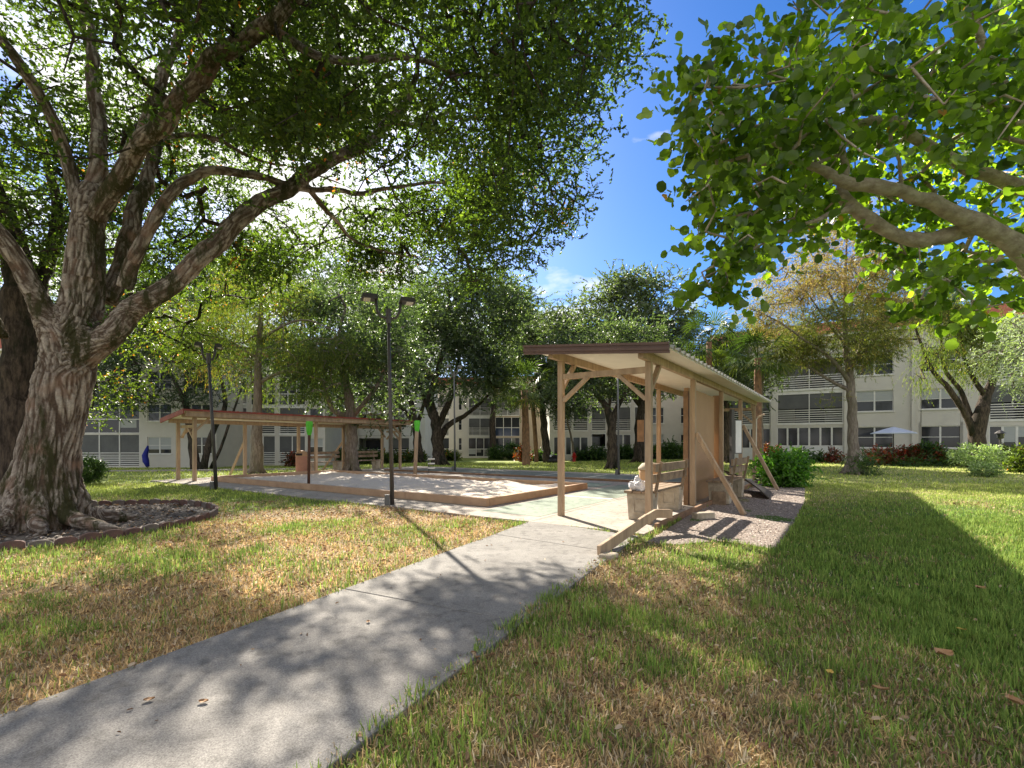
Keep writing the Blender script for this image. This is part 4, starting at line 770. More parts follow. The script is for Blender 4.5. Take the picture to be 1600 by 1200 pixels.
for ti, tr in enumerate(TR):
    s_ = smooth_path(tr, 6)
    if ti: s_[:, :3] += (np.stack([fbm(s_[:, 0]*1.5+ti*7, s_[:, 1]*1.5, s_[:, 2]*1.5, 2)-.5, fbm(s_[:, 0]*1.5+ti*7+50, s_[:, 1]*1.5, s_[:, 2]*1.5, 2)-.5, fbm(s_[:, 0]*1.5+ti*7+90, s_[:, 1]*1.5, s_[:, 2]*1.5, 2)-.5], 1))*.22*ss(0, 8, np.arange(len(s_)))[:, None]
    p = s_[:, :3]-ORG; tb.tube(p, list(np.maximum(s_[:, 3]*(.86 if ti else .97), .015)), 16)
    k = len(p) if ti == 0 else int(len(p)*.22); skel += list(p[k:]); segs += [(p[i], p[i+1]-p[i]) for i in range(0, len(p)-1, 2)]
for k, (a, ln_, r) in enumerate(((-.25, 1.9, .22), (.7, 1.0, .24), (1.7, .8, .24), (2.8, .9, .24), (3.8, .8, .24), (4.6, .75, .22), (5.3, .9, .20))):
    c, s = math.cos(a), math.sin(a); b = .16*math.sin(k*2.3)
    tb.tube([(c*.15, s*.15, 1.0), (c*.30, s*.30, .55), (c*.50, s*.50, .20), (c*(.66+ln_*.35)-s*b, s*(.66+ln_*.35)+c*b, .06), (c*(.6+ln_)+s*b, s*(.6+ln_)-c*b, -.12)], [r*.95, r*.85, r*.62, r*.36, r*.16], 10)
tb.tube([(-.42, -.25, 3.15), (-.62, -.42, 3.05), (-.74, -.52, 2.98)], [.24, .15, .09], 10)          # healed stub
raw = tb.build('raw', M['bark']); md = raw.modifiers.new('r', 'REMESH'); md.mode = 'VOXEL'; md.voxel_size = .0155
dg = bpy.context.evaluated_depsgraph_get(); me = bpy.data.meshes.new_from_object(raw.evaluated_get(dg)); me.name = 'trunk'
bpy.data.objects.remove(raw)
nv = len(me.vertices); co = np.zeros(nv*3, np.float32); me.vertices.foreach_get('co', co); co = co.reshape(-1, 3).astype(float)
ed = np.zeros(len(me.edges)*2, np.int32); me.edges.foreach_get('vertices', ed); ed = ed.reshape(-1, 2); deg = np.bincount(ed.ravel(), minlength=nv)[:, None]
for _ in range(8):
    ac = np.zeros_like(co); np.add.at(ac, ed[:, 0], co[ed[:, 1]]); np.add.at(ac, ed[:, 1], co[ed[:, 0]]); co = co*.45+ac/np.maximum(deg, 1)*.55
me.vertices.foreach_set('co', co.astype(np.float32).ravel()); me.update()
no = np.zeros(nv*3, np.float32); me.vertices.foreach_get('normal', no); no = no.reshape(-1, 3).astype(float)
A_ = np.array([s[0] for s in segs]); D_ = unit(np.array([s[1] for s in segs])); D_ = D_*np.sign(D_[:, 2:3]+1e-6)
best = np.full(nv, 1e9); dirn = np.zeros((nv, 3)); 
for a, d in zip(A_, D_):
    q = np.sum((co-a)**2, 1); k = q < best; best[k] = q[k]; dirn[k] = d
wz = ss(3.7, 2.3, co[:, 2]+.3*(noise3(co[:, 0]*3, co[:, 1]*3, co[:, 2]*3)-.5))[:, None]; dirn = unit(dirn*(1-wz)+np.array([.12, 0, 1.0])*wz)
rad_ = np.c_[co[:, :2], co[:, 2]*0]; rl = np.linalg.norm(rad_, axis=1)[:, None]; wr = (ss(.55, .25, co[:, 2])*ss(.45, .75, rl[:, 0]))[:, None]; dirn = unit(dirn*(1-wr)+rad_/(rl+1e-6)*wr)
low = ss(1.0, .2, co[:, 2]); pc = co-dirn*np.sum(co*dirn, 1)[:, None]*.87
w_ = np.stack([fbm(co[:, 0]*2.2, co[:, 1]*2.2, co[:, 2]*1.2, 2), fbm(co[:, 0]*2.2+9, co[:, 1]*2.2, co[:, 2]*1.2, 2), co[:, 2]*0], 1)*.16
pc = pc+w_
RA = np.array([[.36, .48, -.8], [-.8, .6, 0], [.48, .64, .6]]); RB = np.array([[.6, 0, .8], [.64, .6, -.48], [-.48, .8, .36]]); pa = (pc@RA)*23; pb = (pc@RB)*40; pd_ = (pc@RB)*12
rd = 1-np.abs(2*noise3(pa[:, 0], pa[:, 1], pa[:, 2])-1); rd2 = 1-np.abs(2*noise3(pb[:, 0], pb[:, 1], pb[:, 2])-1); rd = np.maximum(rd, (1-np.abs(2*noise3(pd_[:, 0], pd_[:, 1], pd_[:, 2])-1))**2*.9)
thick = ss(.0, .35, np.sqrt(best)); ridge = np.clip(1.08-(rd**1.5*.72+rd2**2*.36), 0, 1)
disp = (ridge-.55)*.050*np.clip(thick, .25, 1)+(fbm(co[:, 0]*2.5, co[:, 1]*2.5, co[:, 2]*1.5, 2)-.5)*.16*np.clip(thick-.2, 0, 1)*(1-.6*low)
co = co+no*(disp*(1-.5*wr[:, 0]))[:, None]; me.vertices.foreach_set('co', co.astype(np.float32).ravel()); me.polygons.foreach_set('use_smooth', [True]*len(me.polygons))
at = me.attributes.new('tint', 'FLOAT', 'POINT'); at.data.foreach_set('value', np.clip(ridge, 0, 1).astype(np.float32)); me.update()
# bark material that follows the modelled furrows, with moss patches
m, t, b_ = newmat('furrowed_oak_bark'); b_.inputs['Roughness'].default_value = .95; b_.inputs['Specular IOR Level'].default_value = .1
at_ = t.nodes.new('ShaderNodeAttribute'); at_.attribute_name = 'tint'; tcn = t.nodes.new('ShaderNodeTexCoord')
r_ = t.nodes.new('ShaderNodeValToRGB'); e = r_.color_ramp.elements; e[0].position = .25; e[0].color = (.10, .07, .052, 1); e[1].position = .75; e[1].color = (.40, .345, .29, 1)
n_ = t.nodes.new('ShaderNodeTexNoise'); n_.inputs['Scale'].default_value = 28; n_.inputs['Detail'].default_value = 8; n_.inputs['Roughness'].default_value = .75
mr_ = t.nodes.new('ShaderNodeMapRange'); mr_.inputs[1].default_value = .3; mr_.inputs[2].default_value = .7; mr_.inputs[3].default_value = .6; mr_.inputs[4].default_value = 1.35
mu_ = t.nodes.new('ShaderNodeMixRGB'); mu_.blend_type = 'MULTIPLY'; mu_.inputs[0].default_value = 1
n3 = t.nodes.new('ShaderNodeTexNoise'); n3.inputs['Scale'].default_value = 1.5; n3.inputs['Detail'].default_value = 9; n3.inputs['Roughness'].default_value = .78
mp3 = t.nodes.new('ShaderNodeMapping'); mp3.inputs['Scale'].default_value = (1.7, 1.7, .42)
r3 = t.nodes.new('ShaderNodeValToRGB'); r3.color_ramp.elements[0].position = .49; r3.color_ramp.elements[1].position = .58
mm = t.nodes.new('ShaderNodeMixRGB'); mm.inputs[2].default_value = (.05, .048, .022, 1)
n5 = t.nodes.new('ShaderNodeTexNoise'); n5.inputs['Scale'].default_value = 2.6; n5.inputs['Detail'].default_value = 6; r5 = t.nodes.new('ShaderNodeValToRGB'); r5.color_ramp.elements[0].position = .55; r5.color_ramp.elements[1].position = .7
m5 = t.nodes.new('ShaderNodeMixRGB'); m5.inputs[2].default_value = (.24, .15, .105, 1)
bp = t.nodes.new('ShaderNodeBump'); bp.inputs['Strength'].default_value = .8; bp.inputs['Distance'].default_value = .02
K = t.links.new; K(at_.outputs['Fac'], r_.inputs[0]); K(tcn.outputs['Object'], n_.inputs[0]); K(n_.outputs[0], mr_.inputs[0]); K(r_.outputs[0], mu_.inputs[1]); K(mr_.outputs[0], mu_.inputs[2])
K(tcn.outputs['Object'], mp3.inputs[0]); K(mp3.outputs[0], n3.inputs[0]); K(n3.outputs[0], r3.inputs[0]); K(tcn.outputs['Object'], n5.inputs[0]); K(n5.outputs[0], r5.inputs[0])
K(mu_.outputs[0], m5.inputs[1]); K(r5.outputs[0], m5.inputs[0]); K(m5.outputs[0], mm.inputs[1]); K(r3.outputs[0], mm.inputs[0]); K(mm.outputs[0], b_.inputs['Base Color']); K(n_.outputs[0], bp.inputs['Height']); K(bp.outputs[0], b_.inputs['Normal'])
me.materials.clear(); me.materials.append(m); to = bpy.data.objects.new('trunk', me); COL.objects.link(to); to.parent = oak
# crown volume, trimmed to the outline it has in the photo
SIL = [(-900, -900), (1010, -900), (985, -120), (997, 0), (1006, 60), (985, 110), (955, 135), (945, 165), (932, 195), (905, 235), (903, 280), (900, 320), (888, 350), (855, 375), (838, 405), (795, 420), (770, 440), (720, 455), (680, 470), (630, 462), (590, 440), (540, 425), (470, 445), (420, 470), (340, 470), (290, 440), (225, 470), (200, 420), (120, 440), (60, 470), (-60, 500), (-900, 560)]
def polykeep(poly):
    def f(p):
        a, b = inimg(p); return inpoly(a, b, poly) | (p[:, 1] < .5)
    return f
rng = np.random.default_rng(5)
def ell(c, r, n, shell=.35):
    d = unit(rng.normal(size=(n, 3))); return np.array(c)+d*(rng.uniform(shell**3, 1, (n, 1))**(1/3))*np.array(r)
C = np.concatenate([ell((-6.5, 8.3, 8.6), (8.0, 6.5, 4.4), 2500), ell((-1.2, 9.6, 7.9), (4.6, 5.6, 3.6), 1650), ell((-4.5, 12.5, 7.8), (5, 3.2, 2.4), 620), ell((-8.5, 7.0, 6.2), (4.0, 3.5, 1.9), 300)])
ok = polykeep(SIL)(C) & (C[:, 2] > 4.6) & (C[:, 1] > 3.2)
# clumpiness: keep clusters where a coarse 3-D noise is high, so lobes and sky gaps alternate
nz_ = fbm(C[:, 0]*.55+3, C[:, 1]*.55, C[:, 2]*.7, 2); ok &= nz_ > .455+.05*(C[:, 0] > 0)*0
# openings through which the sun reaches the lawn: where a cluster's shadow lands
tt = C[:, 2]/SUN.z; gx_, gy_ = C[:, 0]-SUN.x*tt, C[:, 1]-SUN.y*tt
LIT = [([G(100, 800), G(330, 745), G(700, 742), G(1000, 750), G(1000, 800), G(900, 835), G(800, 870), G(640, 850), G(520, 880), G(280, 900)], .97),
       ([G(300, 880), G(560, 850), G(600, 960), G(300, 960)], .7), ([G(840, 822), G(960, 822), G(930, 862), G(800, 862)], .5),
       ([(-7.5, 5.6), (-4.5, 5.0), (-4.5, 10), (-9, 10)], .7), ([G(0, 1000), G(140, 960), G(200, 1060), G(0, 1120)], .7), ([G(730, 1060), G(850, 1060), G(860, 1190), G(720, 1190)], .8), ([G(1130, 980), G(1240, 960), G(1300, 1100), G(1180, 1120)], .6)]
for poly, pr in LIT: ok &= ~(inpoly(gx_, gy_, poly) & (rng.random(len(C)) < pr))
ca, cb = inimg(C)
for i, reach in ((1, .9), (2, .75), (3, .8), (4, .5), (6, .6), (7, .85), (8, .95), (10, .8), (12, 1), (13, .6)):
    s_ = smooth_path(TR[i], 4); s_ = s_[:int(len(s_)*reach)]; la, lb_ = inimg(s_)
    for q in range(len(s_)):
        ok &= ~((np.hypot(ca-la[q], cb-lb_[q]) < 30+s_[q, 3]*60) & (C[:, 1] < s_[q, 1]+.35) & (rng.random(len(C)) < .55))
C = C[ok]-ORG
tw = grow(np.array(skel), C, rng, r_tip=.005, gain=.0058, step=.30, up=.10, rmax=.07)
pos, D, N, ci = sprig_leaves(C, 14, .26, .32, 11, rng, .7, .10)
nl = len(pos); V, Q, m_n = leaf_arrays(pos, D, N, 0.072*rng.uniform(.7, 1.25, nl), .036*rng.uniform(.8, 1.2, nl), 'hex', .12)
ct = rng.normal(0, .12, len(C)); tint = np.clip(.48+ct[ci]+rng.normal(0, .2, nl), 0, .962); red = rng.random(len(C)) < .02; tint[red[ci] & (rng.random(nl) < .4)] = 1.0
crown_mesh('crown', oak, V, Q, m_n, tint, tw, LM['oak'], M['barkdark'])
# small fern tufts growing on the limbs
sk = np.concatenate([smooth_path(TR[i], 8)[6:40] for i in (3, 8)])
for k in range(46):
    fr = MB(); s = sk[rng.integers(len(sk))]; base = s[:3]-ORG+np.array([rng.normal()*.05, -s[3]*.3, s[3]*.75])
    for j in range(9):
        d = unit(rng.normal(size=3)+np.array([0, -.2, .5])); e = base+d*rng.uniform(.08, .17); q = np.cross(d, rng.normal(size=3)); q = q/np.linalg.norm(q)*.012; mid = (base+e)/2
        fr.add([base, mid+q, e+np.array([0, 0, -.03]), mid-q], [(0, 1, 2, 3)])
    fo = fr.build('fern_tuft', LM['shrub'], oak); a = fo.data.attributes.new('tint', 'FLOAT', 'POINT'); a.data.foreach_set('value', rng.uniform(.2, .9, len(fo.data.vertices)).astype(np.float32))
# second, darker oak behind it
tree('oak_tree', 'dark trunked oak standing behind the huge furrowed oak at the left edge', 'tree', (-9.25, 9.2),
     [pl((20, 815, 9.2, .62), (24, 760, 9.2, .50), (28, 660, 9.2, .42), (32, 560, 9.2, .40), (34, 480, 9.2, .38), (20, 380, 9.2, .30), (-30, 250, 9.0, .22), (-90, 100, 8.8, .12)), pl((34, 500, 9.2, .25), (70, 420, 9.8, .18), (90, 330, 10.4, .14), (60, 200, 11, .08))],
     [(-10.5, 9.5, 8.5, 3.2, 3.5, 2.6), (-12, 10, 5.6, 2.6, 3, 1.3)], 'oak', 150, 10, 9, .07, .45, .38, .32, 'barkdark', seed=3, tshift=.1, group='oaks in the ringed bed')
# edging blocks round the bed
eb = MB(); pr_ = [(-.115, 0), (.115, 0), (.115, .09)]+[(.115*math.cos(a), .09+.045*math.sin(a)) for a in np.linspace(.3, math.pi-.3, 6)]+[(-.115, .09)]
n_ = len(pr_); eb.add([(x, -.03, z-.06) for x, z in pr_]+[(x, .03, z-.06) for x, z in pr_], [tuple(range(n_)), tuple(range(2*n_-1, n_-1, -1))]+[(i, i+n_, (i+1) % n_+n_, (i+1) % n_) for i in range(n_)])
e0 = eb.build('edging_block', M['edging'], bevel=.008); N_ = int(2*math.pi*RR/.245)
meg = e0.data.copy(); meg.materials[0] = M['edginggrey']
for k in range(N_):
    a = k/N_*2*math.pi; o = e0 if k == 0 else e0.copy()
    if k: COL.objects.link(o)
    if k and random.random() < .28: o.data = meg
    o.location = (RC[0]+RR*math.cos(a), RC[1]+RR*math.sin(a), .05+random.uniform(-.015, .015)); o.rotation_euler = (random.uniform(-.09, .09), random.uniform(-.06, .06), a+math.pi/2+random.uniform(-.09, .09))
    tag(o, 'scalloped edging block set in the ring around the big oak bed', 'edging block', 'scalloped edging blocks around the oak bed')
# patio umbrella tip at the left edge
um = empty('patio_umbrella', (-15.3, 12.8, 0), label='grey patio umbrella whose tip shows at the left edge beside the dark trunk', cat='umbrella')
MB().tube([(0, 0, 0), (0, 0, 3.35)], .03, 8).build('pole', M['pole'], um); MB().lathe([(2.55, 2.78), (2.5, 2.84), (1.2, 3.15), (.05, 3.42)], n=8).build('canopy', M['greycloth'], um)
# ---------------------------------------------------------------- sea grape on the right
GT = [[(7.9, 5.6, -.1, .30), (7.75, 5.55, .3, .24), (7.2, 5.35, 1.4, .22), (6.5, 5.2, 2.4, .21)]+pl((1650, 455, 5.12, .19), (1575, 378, 5, .155), (1500, 338, 4.9, .12), (1430, 302, 4.8, .10), (1340, 283, 4.7, .08), (1250, 262, 4.7, .05), (1180, 262, 4.7, .02)),
 pl((1590, 385, 5.05, .14), (1540, 358, 5.05, .12), (1480, 366, 5.1, .11), (1410, 370, 5.1, .10), (1350, 338, 5, .09), (1314, 302, 5, .075), (1318, 250, 5, .05), (1290, 170, 5, .03)),
 [(6.6, 5.2, 2.3, .14)]+pl((1700, 300, 4.7, .11), (1650, 225, 4.6, .09), (1600, 165, 4.5, .075), (1560, 110, 4.5, .07), (1530, 40, 4.5, .055), (1515, -40, 4.5, .04)),
 pl((1412, 296, 4.8, .035), (1398, 200, 4.7, .028), (1402, 90, 4.7, .022), (1410, 10, 4.6, .015)),
 [(6.6, 5.25, 2.4, .16)]+pl((1665, 340, 5.4, .14), (1590, 292, 5.4, .12), (1520, 262, 5.3, .10), (1430, 218, 5.2, .085), (1380, 190, 5.1, .065), (1250, 205, 5, .045), (1170, 195, 4.9, .02)),
 pl((1560, 400, 5.0, .06), (1500, 420, 4.7, .04), (1450, 470, 4.5, .02)), pl((1350, 330, 5, .05), (1260, 350, 4.8, .03), (1150, 410, 4.6, .015))]
GSIL = [(1078, -400), (1080, 0), (1090, 40), (1108, 60), (1078, 100), (1068, 128), (1092, 165), (1095, 190), (1064, 225), (1068, 245), (1092, 268), (1095, 290), (1056, 318), (1058, 335), (1090, 350), (1088, 420), (1090, 465), (1115, 470), (1150, 440), (1205, 400), (1290, 345), (1310, 345), (1330, 360), (1345, 385), (1390, 400), (1385, 440), (1425, 470), (1460, 520), (1500, 525), (1540, 480), (1640, 470), (1900, 480), (1900, -400)]
rng = np.random.default_rng(21)
C = np.concatenate([ell((4.6, 5.1, 4.6), (2.7, 1.7, 1.5), 620, .2), ell((3.2, 4.8, 3.9), (1.4, 1.3, 1.25), 190, .2), ell((5.2, 5.0, 3.2), (2.0, 1.3, .55), 120, .2), ell(P(1140, 415, 4.6), (.42, .4, .30), 26, .1), ell(P(1085, 325, 4.6), (.22, .3, .30), 14, .1), ell(P(1100, 215, 4.7), (.35, .4, .5), 22, .1), ell(P(1100, 110, 4.7), (.25, .4, .3), 12, .1), ell(P(1480, 470, 4.5), (.55, .4, .22), 26, .1), ell((6.5, 5.4, 4.6), (2.5, 2.2, 1.6), 120, .3)])
a_, b2 = inimg(C); k = inpoly(a_, b2, GSIL)
band = (b2 > 255) & (a_ > 1300) & (a_ < 1700) & (b2 < 410) & (C[:, 1] < 5.3); k &= ~(band & (rng.random(len(C)) < .95)); low = (b2 > 390) & (a_ > 1300); k &= ~(low & (rng.random(len(C)) < .45)); C = C[k]; ca, cb = inimg(C); k = np.ones(len(C), bool)
for i, reach in ((0, .86), (1, .8), (4, .75)):
    s_ = smooth_path(GT[i], 4); s_ = s_[:int(len(s_)*reach)]; la, lb_ = inimg(s_)
    for q in range(len(s_)):
        if 1180 < la[q] < 1700: k &= ~((np.hypot(ca-la[q], cb-lb_[q]) < 48) & (C[:, 1] < s_[q, 1]+.3) & (rng.random(len(C)) < .6))
C = C[k]
o = empty('sea_grape_tree', (7.9, 5.6, 0), label='broad round-leaved tree reaching into the picture from the right edge', cat='tree'); og = np.array([7.9, 5.6, 0])
tm = MB(); skel = []
for i, tr in enumerate(GT):
    s_ = smooth_path(tr, 6); s_[:, :3] += (np.stack([fbm(s_[:, 0]*3+i*3+k*40, s_[:, 1]*3, s_[:, 2]*3, 2)-.5 for k in range(3)], 1))*.12; p = s_[:, :3]-og; tm.tube(p, list(s_[:, 3]*.9*(1+.25*(fbm(p[:, 0]*6, p[:, 1]*6, p[:, 2]*6, 2)-.5)*2)), 14); skel += list(p[int(len(p)*(.5 if i in (0, 4, 2) else .2)):])
r = tm.build('trunk', M['barkpale'], o, smooth=True); md = r.modifiers.new('r', 'REMESH'); md.mode = 'VOXEL'; md.voxel_size = .0155; md.use_smooth_shade = True; ms = r.modifiers.new('s', 'SMOOTH'); ms.iterations = 5
tw = grow(np.array(skel), C-og, rng, r_tip=.004, gain=.0045, step=.25, up=.1, rmax=.03)
pos, D, N, ci = sprig_leaves(C-og, 3, .12, .34, 6, rng, .8, .1); nl = len(pos)
D = unit(D+np.array([0, 0, -.25])); N = unit(rng.normal(size=(nl, 3))+np.array([0, -.1, .35]))
sz = .088*rng.uniform(.45, 1.35, nl); V, Q, m_n = leaf_arrays(pos, D, N, sz, sz*1.0, 'round', .3)
tint = np.clip(.42+rng.normal(0, .12, len(C))[ci]+rng.normal(0, .17, nl), 0, .972); tint[rng.random(nl) < .003] = 1
crown_mesh('crown', o, V, Q, m_n, tint, tw, LM['grape'], M['barkpale'], 4)
# ---------------------------------------------------------------- trees round the court
def tb_(px, py): return Gt(px, py)
# feathery cypress behind the left shelter
x, y = tb_(401, 740); Y = y
tree('cypress_tree', 'tall feathery cypress with grey trunk rising behind the left shelter', 'tree', (x, y), [pl((401, 742, Y, .34), (401, 700, Y, .29), (402, 640, Y, .22), (404, 560, Y, .16), (408, 480, Y, .10), (410, 410, Y, .03)), pl((402, 600, Y, .09), (450, 580, Y, .06), (520, 600, Y-1, .02)), pl((404, 560, Y, .08), (350, 530, Y, .05), (290, 520, Y-1, .02)), pl((405, 530, Y, .07), (470, 500, Y-1, .04), (530, 520, Y-1, .02))],
     [lob(410, 470, Y, 75, 60), lob(350, 540, Y, 75, 40), lob(480, 560, Y-1, 75, 38), lob(520, 610, Y-1.5, 55, 26), lob(300, 500, Y, 60, 35), lob(420, 590, Y+1, 60, 40), lob(385, 425, Y, 50, 40), lob(520, 545, Y-1, 60, 30), lob(330, 575, Y-2, 50, 14)],
     'cypress', 600, 8, 12, .11, .22, .75, .30, 'barkgrey', .35, .45, 4, .1, 'needle', lobe_tint=[.1, .0, -.1, -.2, .15, -.15, .2, -.15, .35])
x, y = tb_(310, 734); Y = y
tree('oak_tree', 'dark many-stemmed oak with crown over the left end of the left shelter', 'tree', (x, y), [pl((305, 735, Y, .40), (300, 690, Y, .34), (292, 640, Y, .24), (270, 590, Y, .14), (240, 540, Y, .06)), pl((318, 735, Y, .30), (330, 680, Y, .24), (352, 630, Y, .18), (340, 560, Y, .10), (360, 500, Y, .05)), pl((300, 680, Y, .2), (290, 600, Y, .16), (310, 540, Y, .08)), pl((330, 730, Y+.3, .16), (345, 700, Y, .12), (362, 650, Y, .1), (380, 600, Y, .05))],
     [lob(255, 570, Y-1, 85, 50), lob(200, 595, Y-2, 60, 38), lob(330, 590, Y, 60, 40), lob(290, 500, Y, 110, 55), lob(180, 520, Y, 70, 60), lob(330, 460, Y, 80, 50), lob(150, 560, Y-1, 40, 40), lob(200, 615, Y-1, 60, 22), lob(265, 610, Y-1, 60, 26), lob(150, 610, Y, 40, 24), lob(350, 620, Y, 50, 20)],
     'dark', 900, 9, 9, .15, .5, .6, .5, 'barkdark', .1, seed=6, tshift=-.1, group='dark oaks behind the court')
tree('young_oak_tree', 'yellow-green leafy tree catching the sun just right of the big trunk', 'tree', (-14.3, 15.2), [[(-14.3, 15.2, -.1, .2), (-14.2, 15.2, 2, .16), (-13.6, 15.2, 4.2, .1), (-12.0, 15.2, 6, .04)]],
     [lob(235, 545, 15.2, 65, 34), lob(190, 595, 15.5, 42, 28), lob(310, 545, 15, 45, 30), lob(280, 480, 15.2, 70, 40), lob(380, 440, 15, 70, 36), lob(170, 640, 15.5, 30, 14)], 'yellow', 200, 8, 8, .085, .5, .42, .3, 'barkdark', .1, seed=8, tshift=.05)
tree('young_oak_tree', 'yellow-green tree with orange leaf tips above the twin-headed lamp', 'tree', (-3.6, 17.5), [],
     [lob(600, 445, 14, 70, 38), lob(520, 450, 14, 50, 34), lob(450, 450, 14.5, 55, 34), lob(570, 490, 14.5, 55, 32), lob(690, 440, 14, 50, 26), lob(640, 485, 14.5, 30, 22)], 'yellow', 210, 8, 8, .08, .5, .42, .3, 'barkdark', .15, seed=9, tshift=.05) if 0 else None
x, y = tb_(549, 737); Y = y
tree('oak_tree', 'straight grey trunked tree right behind the benches of the left shelter', 'tree', (x, y), [pl((550, 737, Y, .36), (549, 690, Y, .30), (548, 640, Y, .26), (540, 600, Y, .2), (530, 530, Y, .1), (540, 480, Y, .04)), pl((548, 650, Y, .16), (520, 640, Y, .13), (505, 600, Y, .08), (480, 560, Y, .04)), pl((550, 650, Y, .14), (585, 610, Y, .1), (610, 560, Y, .05))],
     [lob(520, 560, Y, 80, 50), lob(590, 570, Y, 60, 50), lob(560, 500, Y, 90, 55), lob(480, 510, Y+1, 60, 50), lob(600, 630, Y+1, 45, 30), lob(505, 610, Y+2, 45, 26), lob(560, 625, Y+2, 40, 24), lob(450, 560, Y+2, 50, 50)], 'dark', 620, 8, 8, .16, .5, .6, .5, 'barkgrey', .1, seed=12, group='dark oaks behind the court')
for (px, py, r, T_, Lb, lab, sd) in (
  (654, 723, .42, [((654, 724), (652, 690), (648, 660), (640, 620), (615, 560), (600, 500)), ((650, 665), (630, 640), (612, 625), (590, 610)), ((650, 670), (665, 620), (675, 560))], [(610, 590, 65, 40), (650, 530, 75, 60), (590, 520, 60, 60), (640, 470, 60, 34), (560, 600, 45, 28)], 'left oak of the dark-trunked pair beyond the sand pit', 13),
  (687, 727, .44, [((687, 728), (684, 695), (680, 655), (672, 620), (690, 560), (700, 480)), ((684, 665), (705, 620), (712, 580), (730, 520)), ((686, 690), (700, 665), (725, 650), (750, 630), (780, 600)), ((680, 660), (665, 630), (655, 600))], [(710, 580, 75, 50), (760, 590, 40, 34), (740, 500, 75, 60), (690, 500, 60, 60), (790, 480, 40, 30), (760, 455, 52, 24), (700, 450, 50, 20), (765, 640, 18, 10), (810, 500, 22, 28)], 'right oak of the dark-trunked pair beyond the sand pit, limb bent to the right', 14)):
    x, y = tb_(px, py); Y = y; tr = []
    for i, q in enumerate(T_): n = len(q); tr.append(pl(*[(a, b, Y+(.3*i), (r if i == 0 else r*.5)*(1-.85*j/(n-1))+.02) for j, (a, b) in enumerate(q)]))
    tree('oak_tree', lab, 'tree', (x, y), tr, [lob(a, b, Y, c, d) for a, b, c, d in Lb], 'dark', 560, 9, 9, .20, .5, .8, .6, 'barkdark', .1, seed=sd, gain=.012, group='pair of dark oaks beyond the sand pit', tshift=.03)
# palms and the grey crown above them
def palm(px, py, ptop, r, lab, sd, nf=26, fl=1.9, lean=0):
    x, y = tb_(px, py); z0 = float(tz(x, y)); o = empty('palm_tree', (x, y, z0), label=lab, cat='palm', group='cabbage palms'); hgt = (py-ptop)/F*y; rg = np.random.default_rng(sd)
    pts = [(lean*(t**1.5), 0, hgt*t) for t in np.linspace(0, 1, 9)]; MB().tube([(0, 0, -.15)]+pts, [r*1.3]+[r*(1.1-.15*i/8)*rg.uniform(.93, 1.07) for i in range(9)], 10).build('trunk', M['barkpalm'], o, smooth=True)
    V = []; Q = []; T = []; n0 = 0
    for k in range(nf):
        az = rg.uniform(0, 6.28); el = rg.uniform(-.7, 1.2); d = np.array([math.cos(az)*math.cos(el), math.sin(az)*math.cos(el), math.sin(el)]); L0 = fl*rg.uniform(.4, .55); hub = np.array([lean, 0, hgt])+d*L0; side = unit(np.cross(d, [0, 0, 1.])); u2 = np.cross(side, d); tn = rg.uniform(0, .8)+(.2 if el < -.3 else 0)
        b0 = np.array([lean, 0, hgt]); V += [b0-side*.02, b0+side*.02, hub+side*.015, hub-side*.015]; Q.append([n0, n0+1, n0+2, n0+3]); T += [tn]*4; n0 += 4
        for j in range(15):
            a = (j-7)/7*1.5; dd = unit(d*math.cos(a)+side*math.sin(a)+u2*.25*math.cos(a*2)); ll = fl*.55*rg.uniform(.8, 1.1); w = unit(np.cross(dd, u2))*.03; mid = hub+dd*ll*.55; tip = hub+dd*ll+np.array([0, 0, -.28*ll])
            V += [hub, mid+w, tip, mid-w]; Q.append([n0, n0+1, n0+2, n0+3]); T += [tn]*4; n0 += 4
    npmesh('crown', np.array(V), np.array(Q), [LM['palm']], tint=np.array(T), parent=o); return o
palm(822, 727, 610, .24, 'thick fibrous palm trunk with yellowing fronds, left of the two by the far block', 31, 30, 2.6, -.1)
palm(838, 722, 600, .18, 'slimmer curved palm trunk just right of the thick fibrous one', 32, 26, 2.6, -.5)
palm(1184, 741, 560, .15, 'straight brown palm trunk behind the far end of the near shelter', 33, 30, 1.7)
palm(1108, 735, 535, .14, 'grey-green palm whose fronds stand against the sky above the shelter roof', 34, 34, 1.9)
x, y = tb_(860, 722); Y = y-3
tree('oak_tree', 'grey-green oak crown hanging above the two palm trunks', 'tree', (x, y-3), [pl((856, 724, Y, .34), (852, 690, Y, .3), (848, 640, Y, .24), (840, 580, Y, .12), (830, 520, Y, .04))],
     [lob(835, 590, Y, 45, 50), lob(860, 550, Y, 50, 60), lob(815, 560, Y, 34, 50), lob(850, 505, Y, 32, 30), lob(875, 620, Y, 30, 40), lob(800, 610, Y, 22, 26)], 'grey', 420, 9, 9, .19, .5, .75, .5, 'barkdark', .25, seed=15, gain=.01, group='grey-green oaks behind the near shelter', tshift=-.12)
x, y = tb_(957, 733); Y = y
tree('oak_tree', 'dark V-forked oak seen through the front of the near shelter', 'tree', (x, y), [pl((957, 735, Y, .34), (957, 700, Y, .27), (955, 670, Y, .24), (946, 635, Y, .17), (925, 610, Y, .10), (895, 590, Y, .05)), pl((956, 672, Y, .2), (962, 640, Y, .16), (985, 605, Y, .10), (1010, 580, Y, .05)), pl((950, 645, Y, .1), (955, 600, Y, .07), (950, 540, Y, .03))],
     [lob(905, 600, Y, 45, 28), lob(960, 580, Y, 55, 34), lob(1010, 590, Y, 40, 24), lob(930, 540, Y, 70, 34), lob(990, 540, Y, 60, 34)], 'dark', 330, 9, 9, .14, .5, .55, .42, 'barkdark', .1, seed=16, group='dark oaks behind the court', tshift=.1)
Y = 36
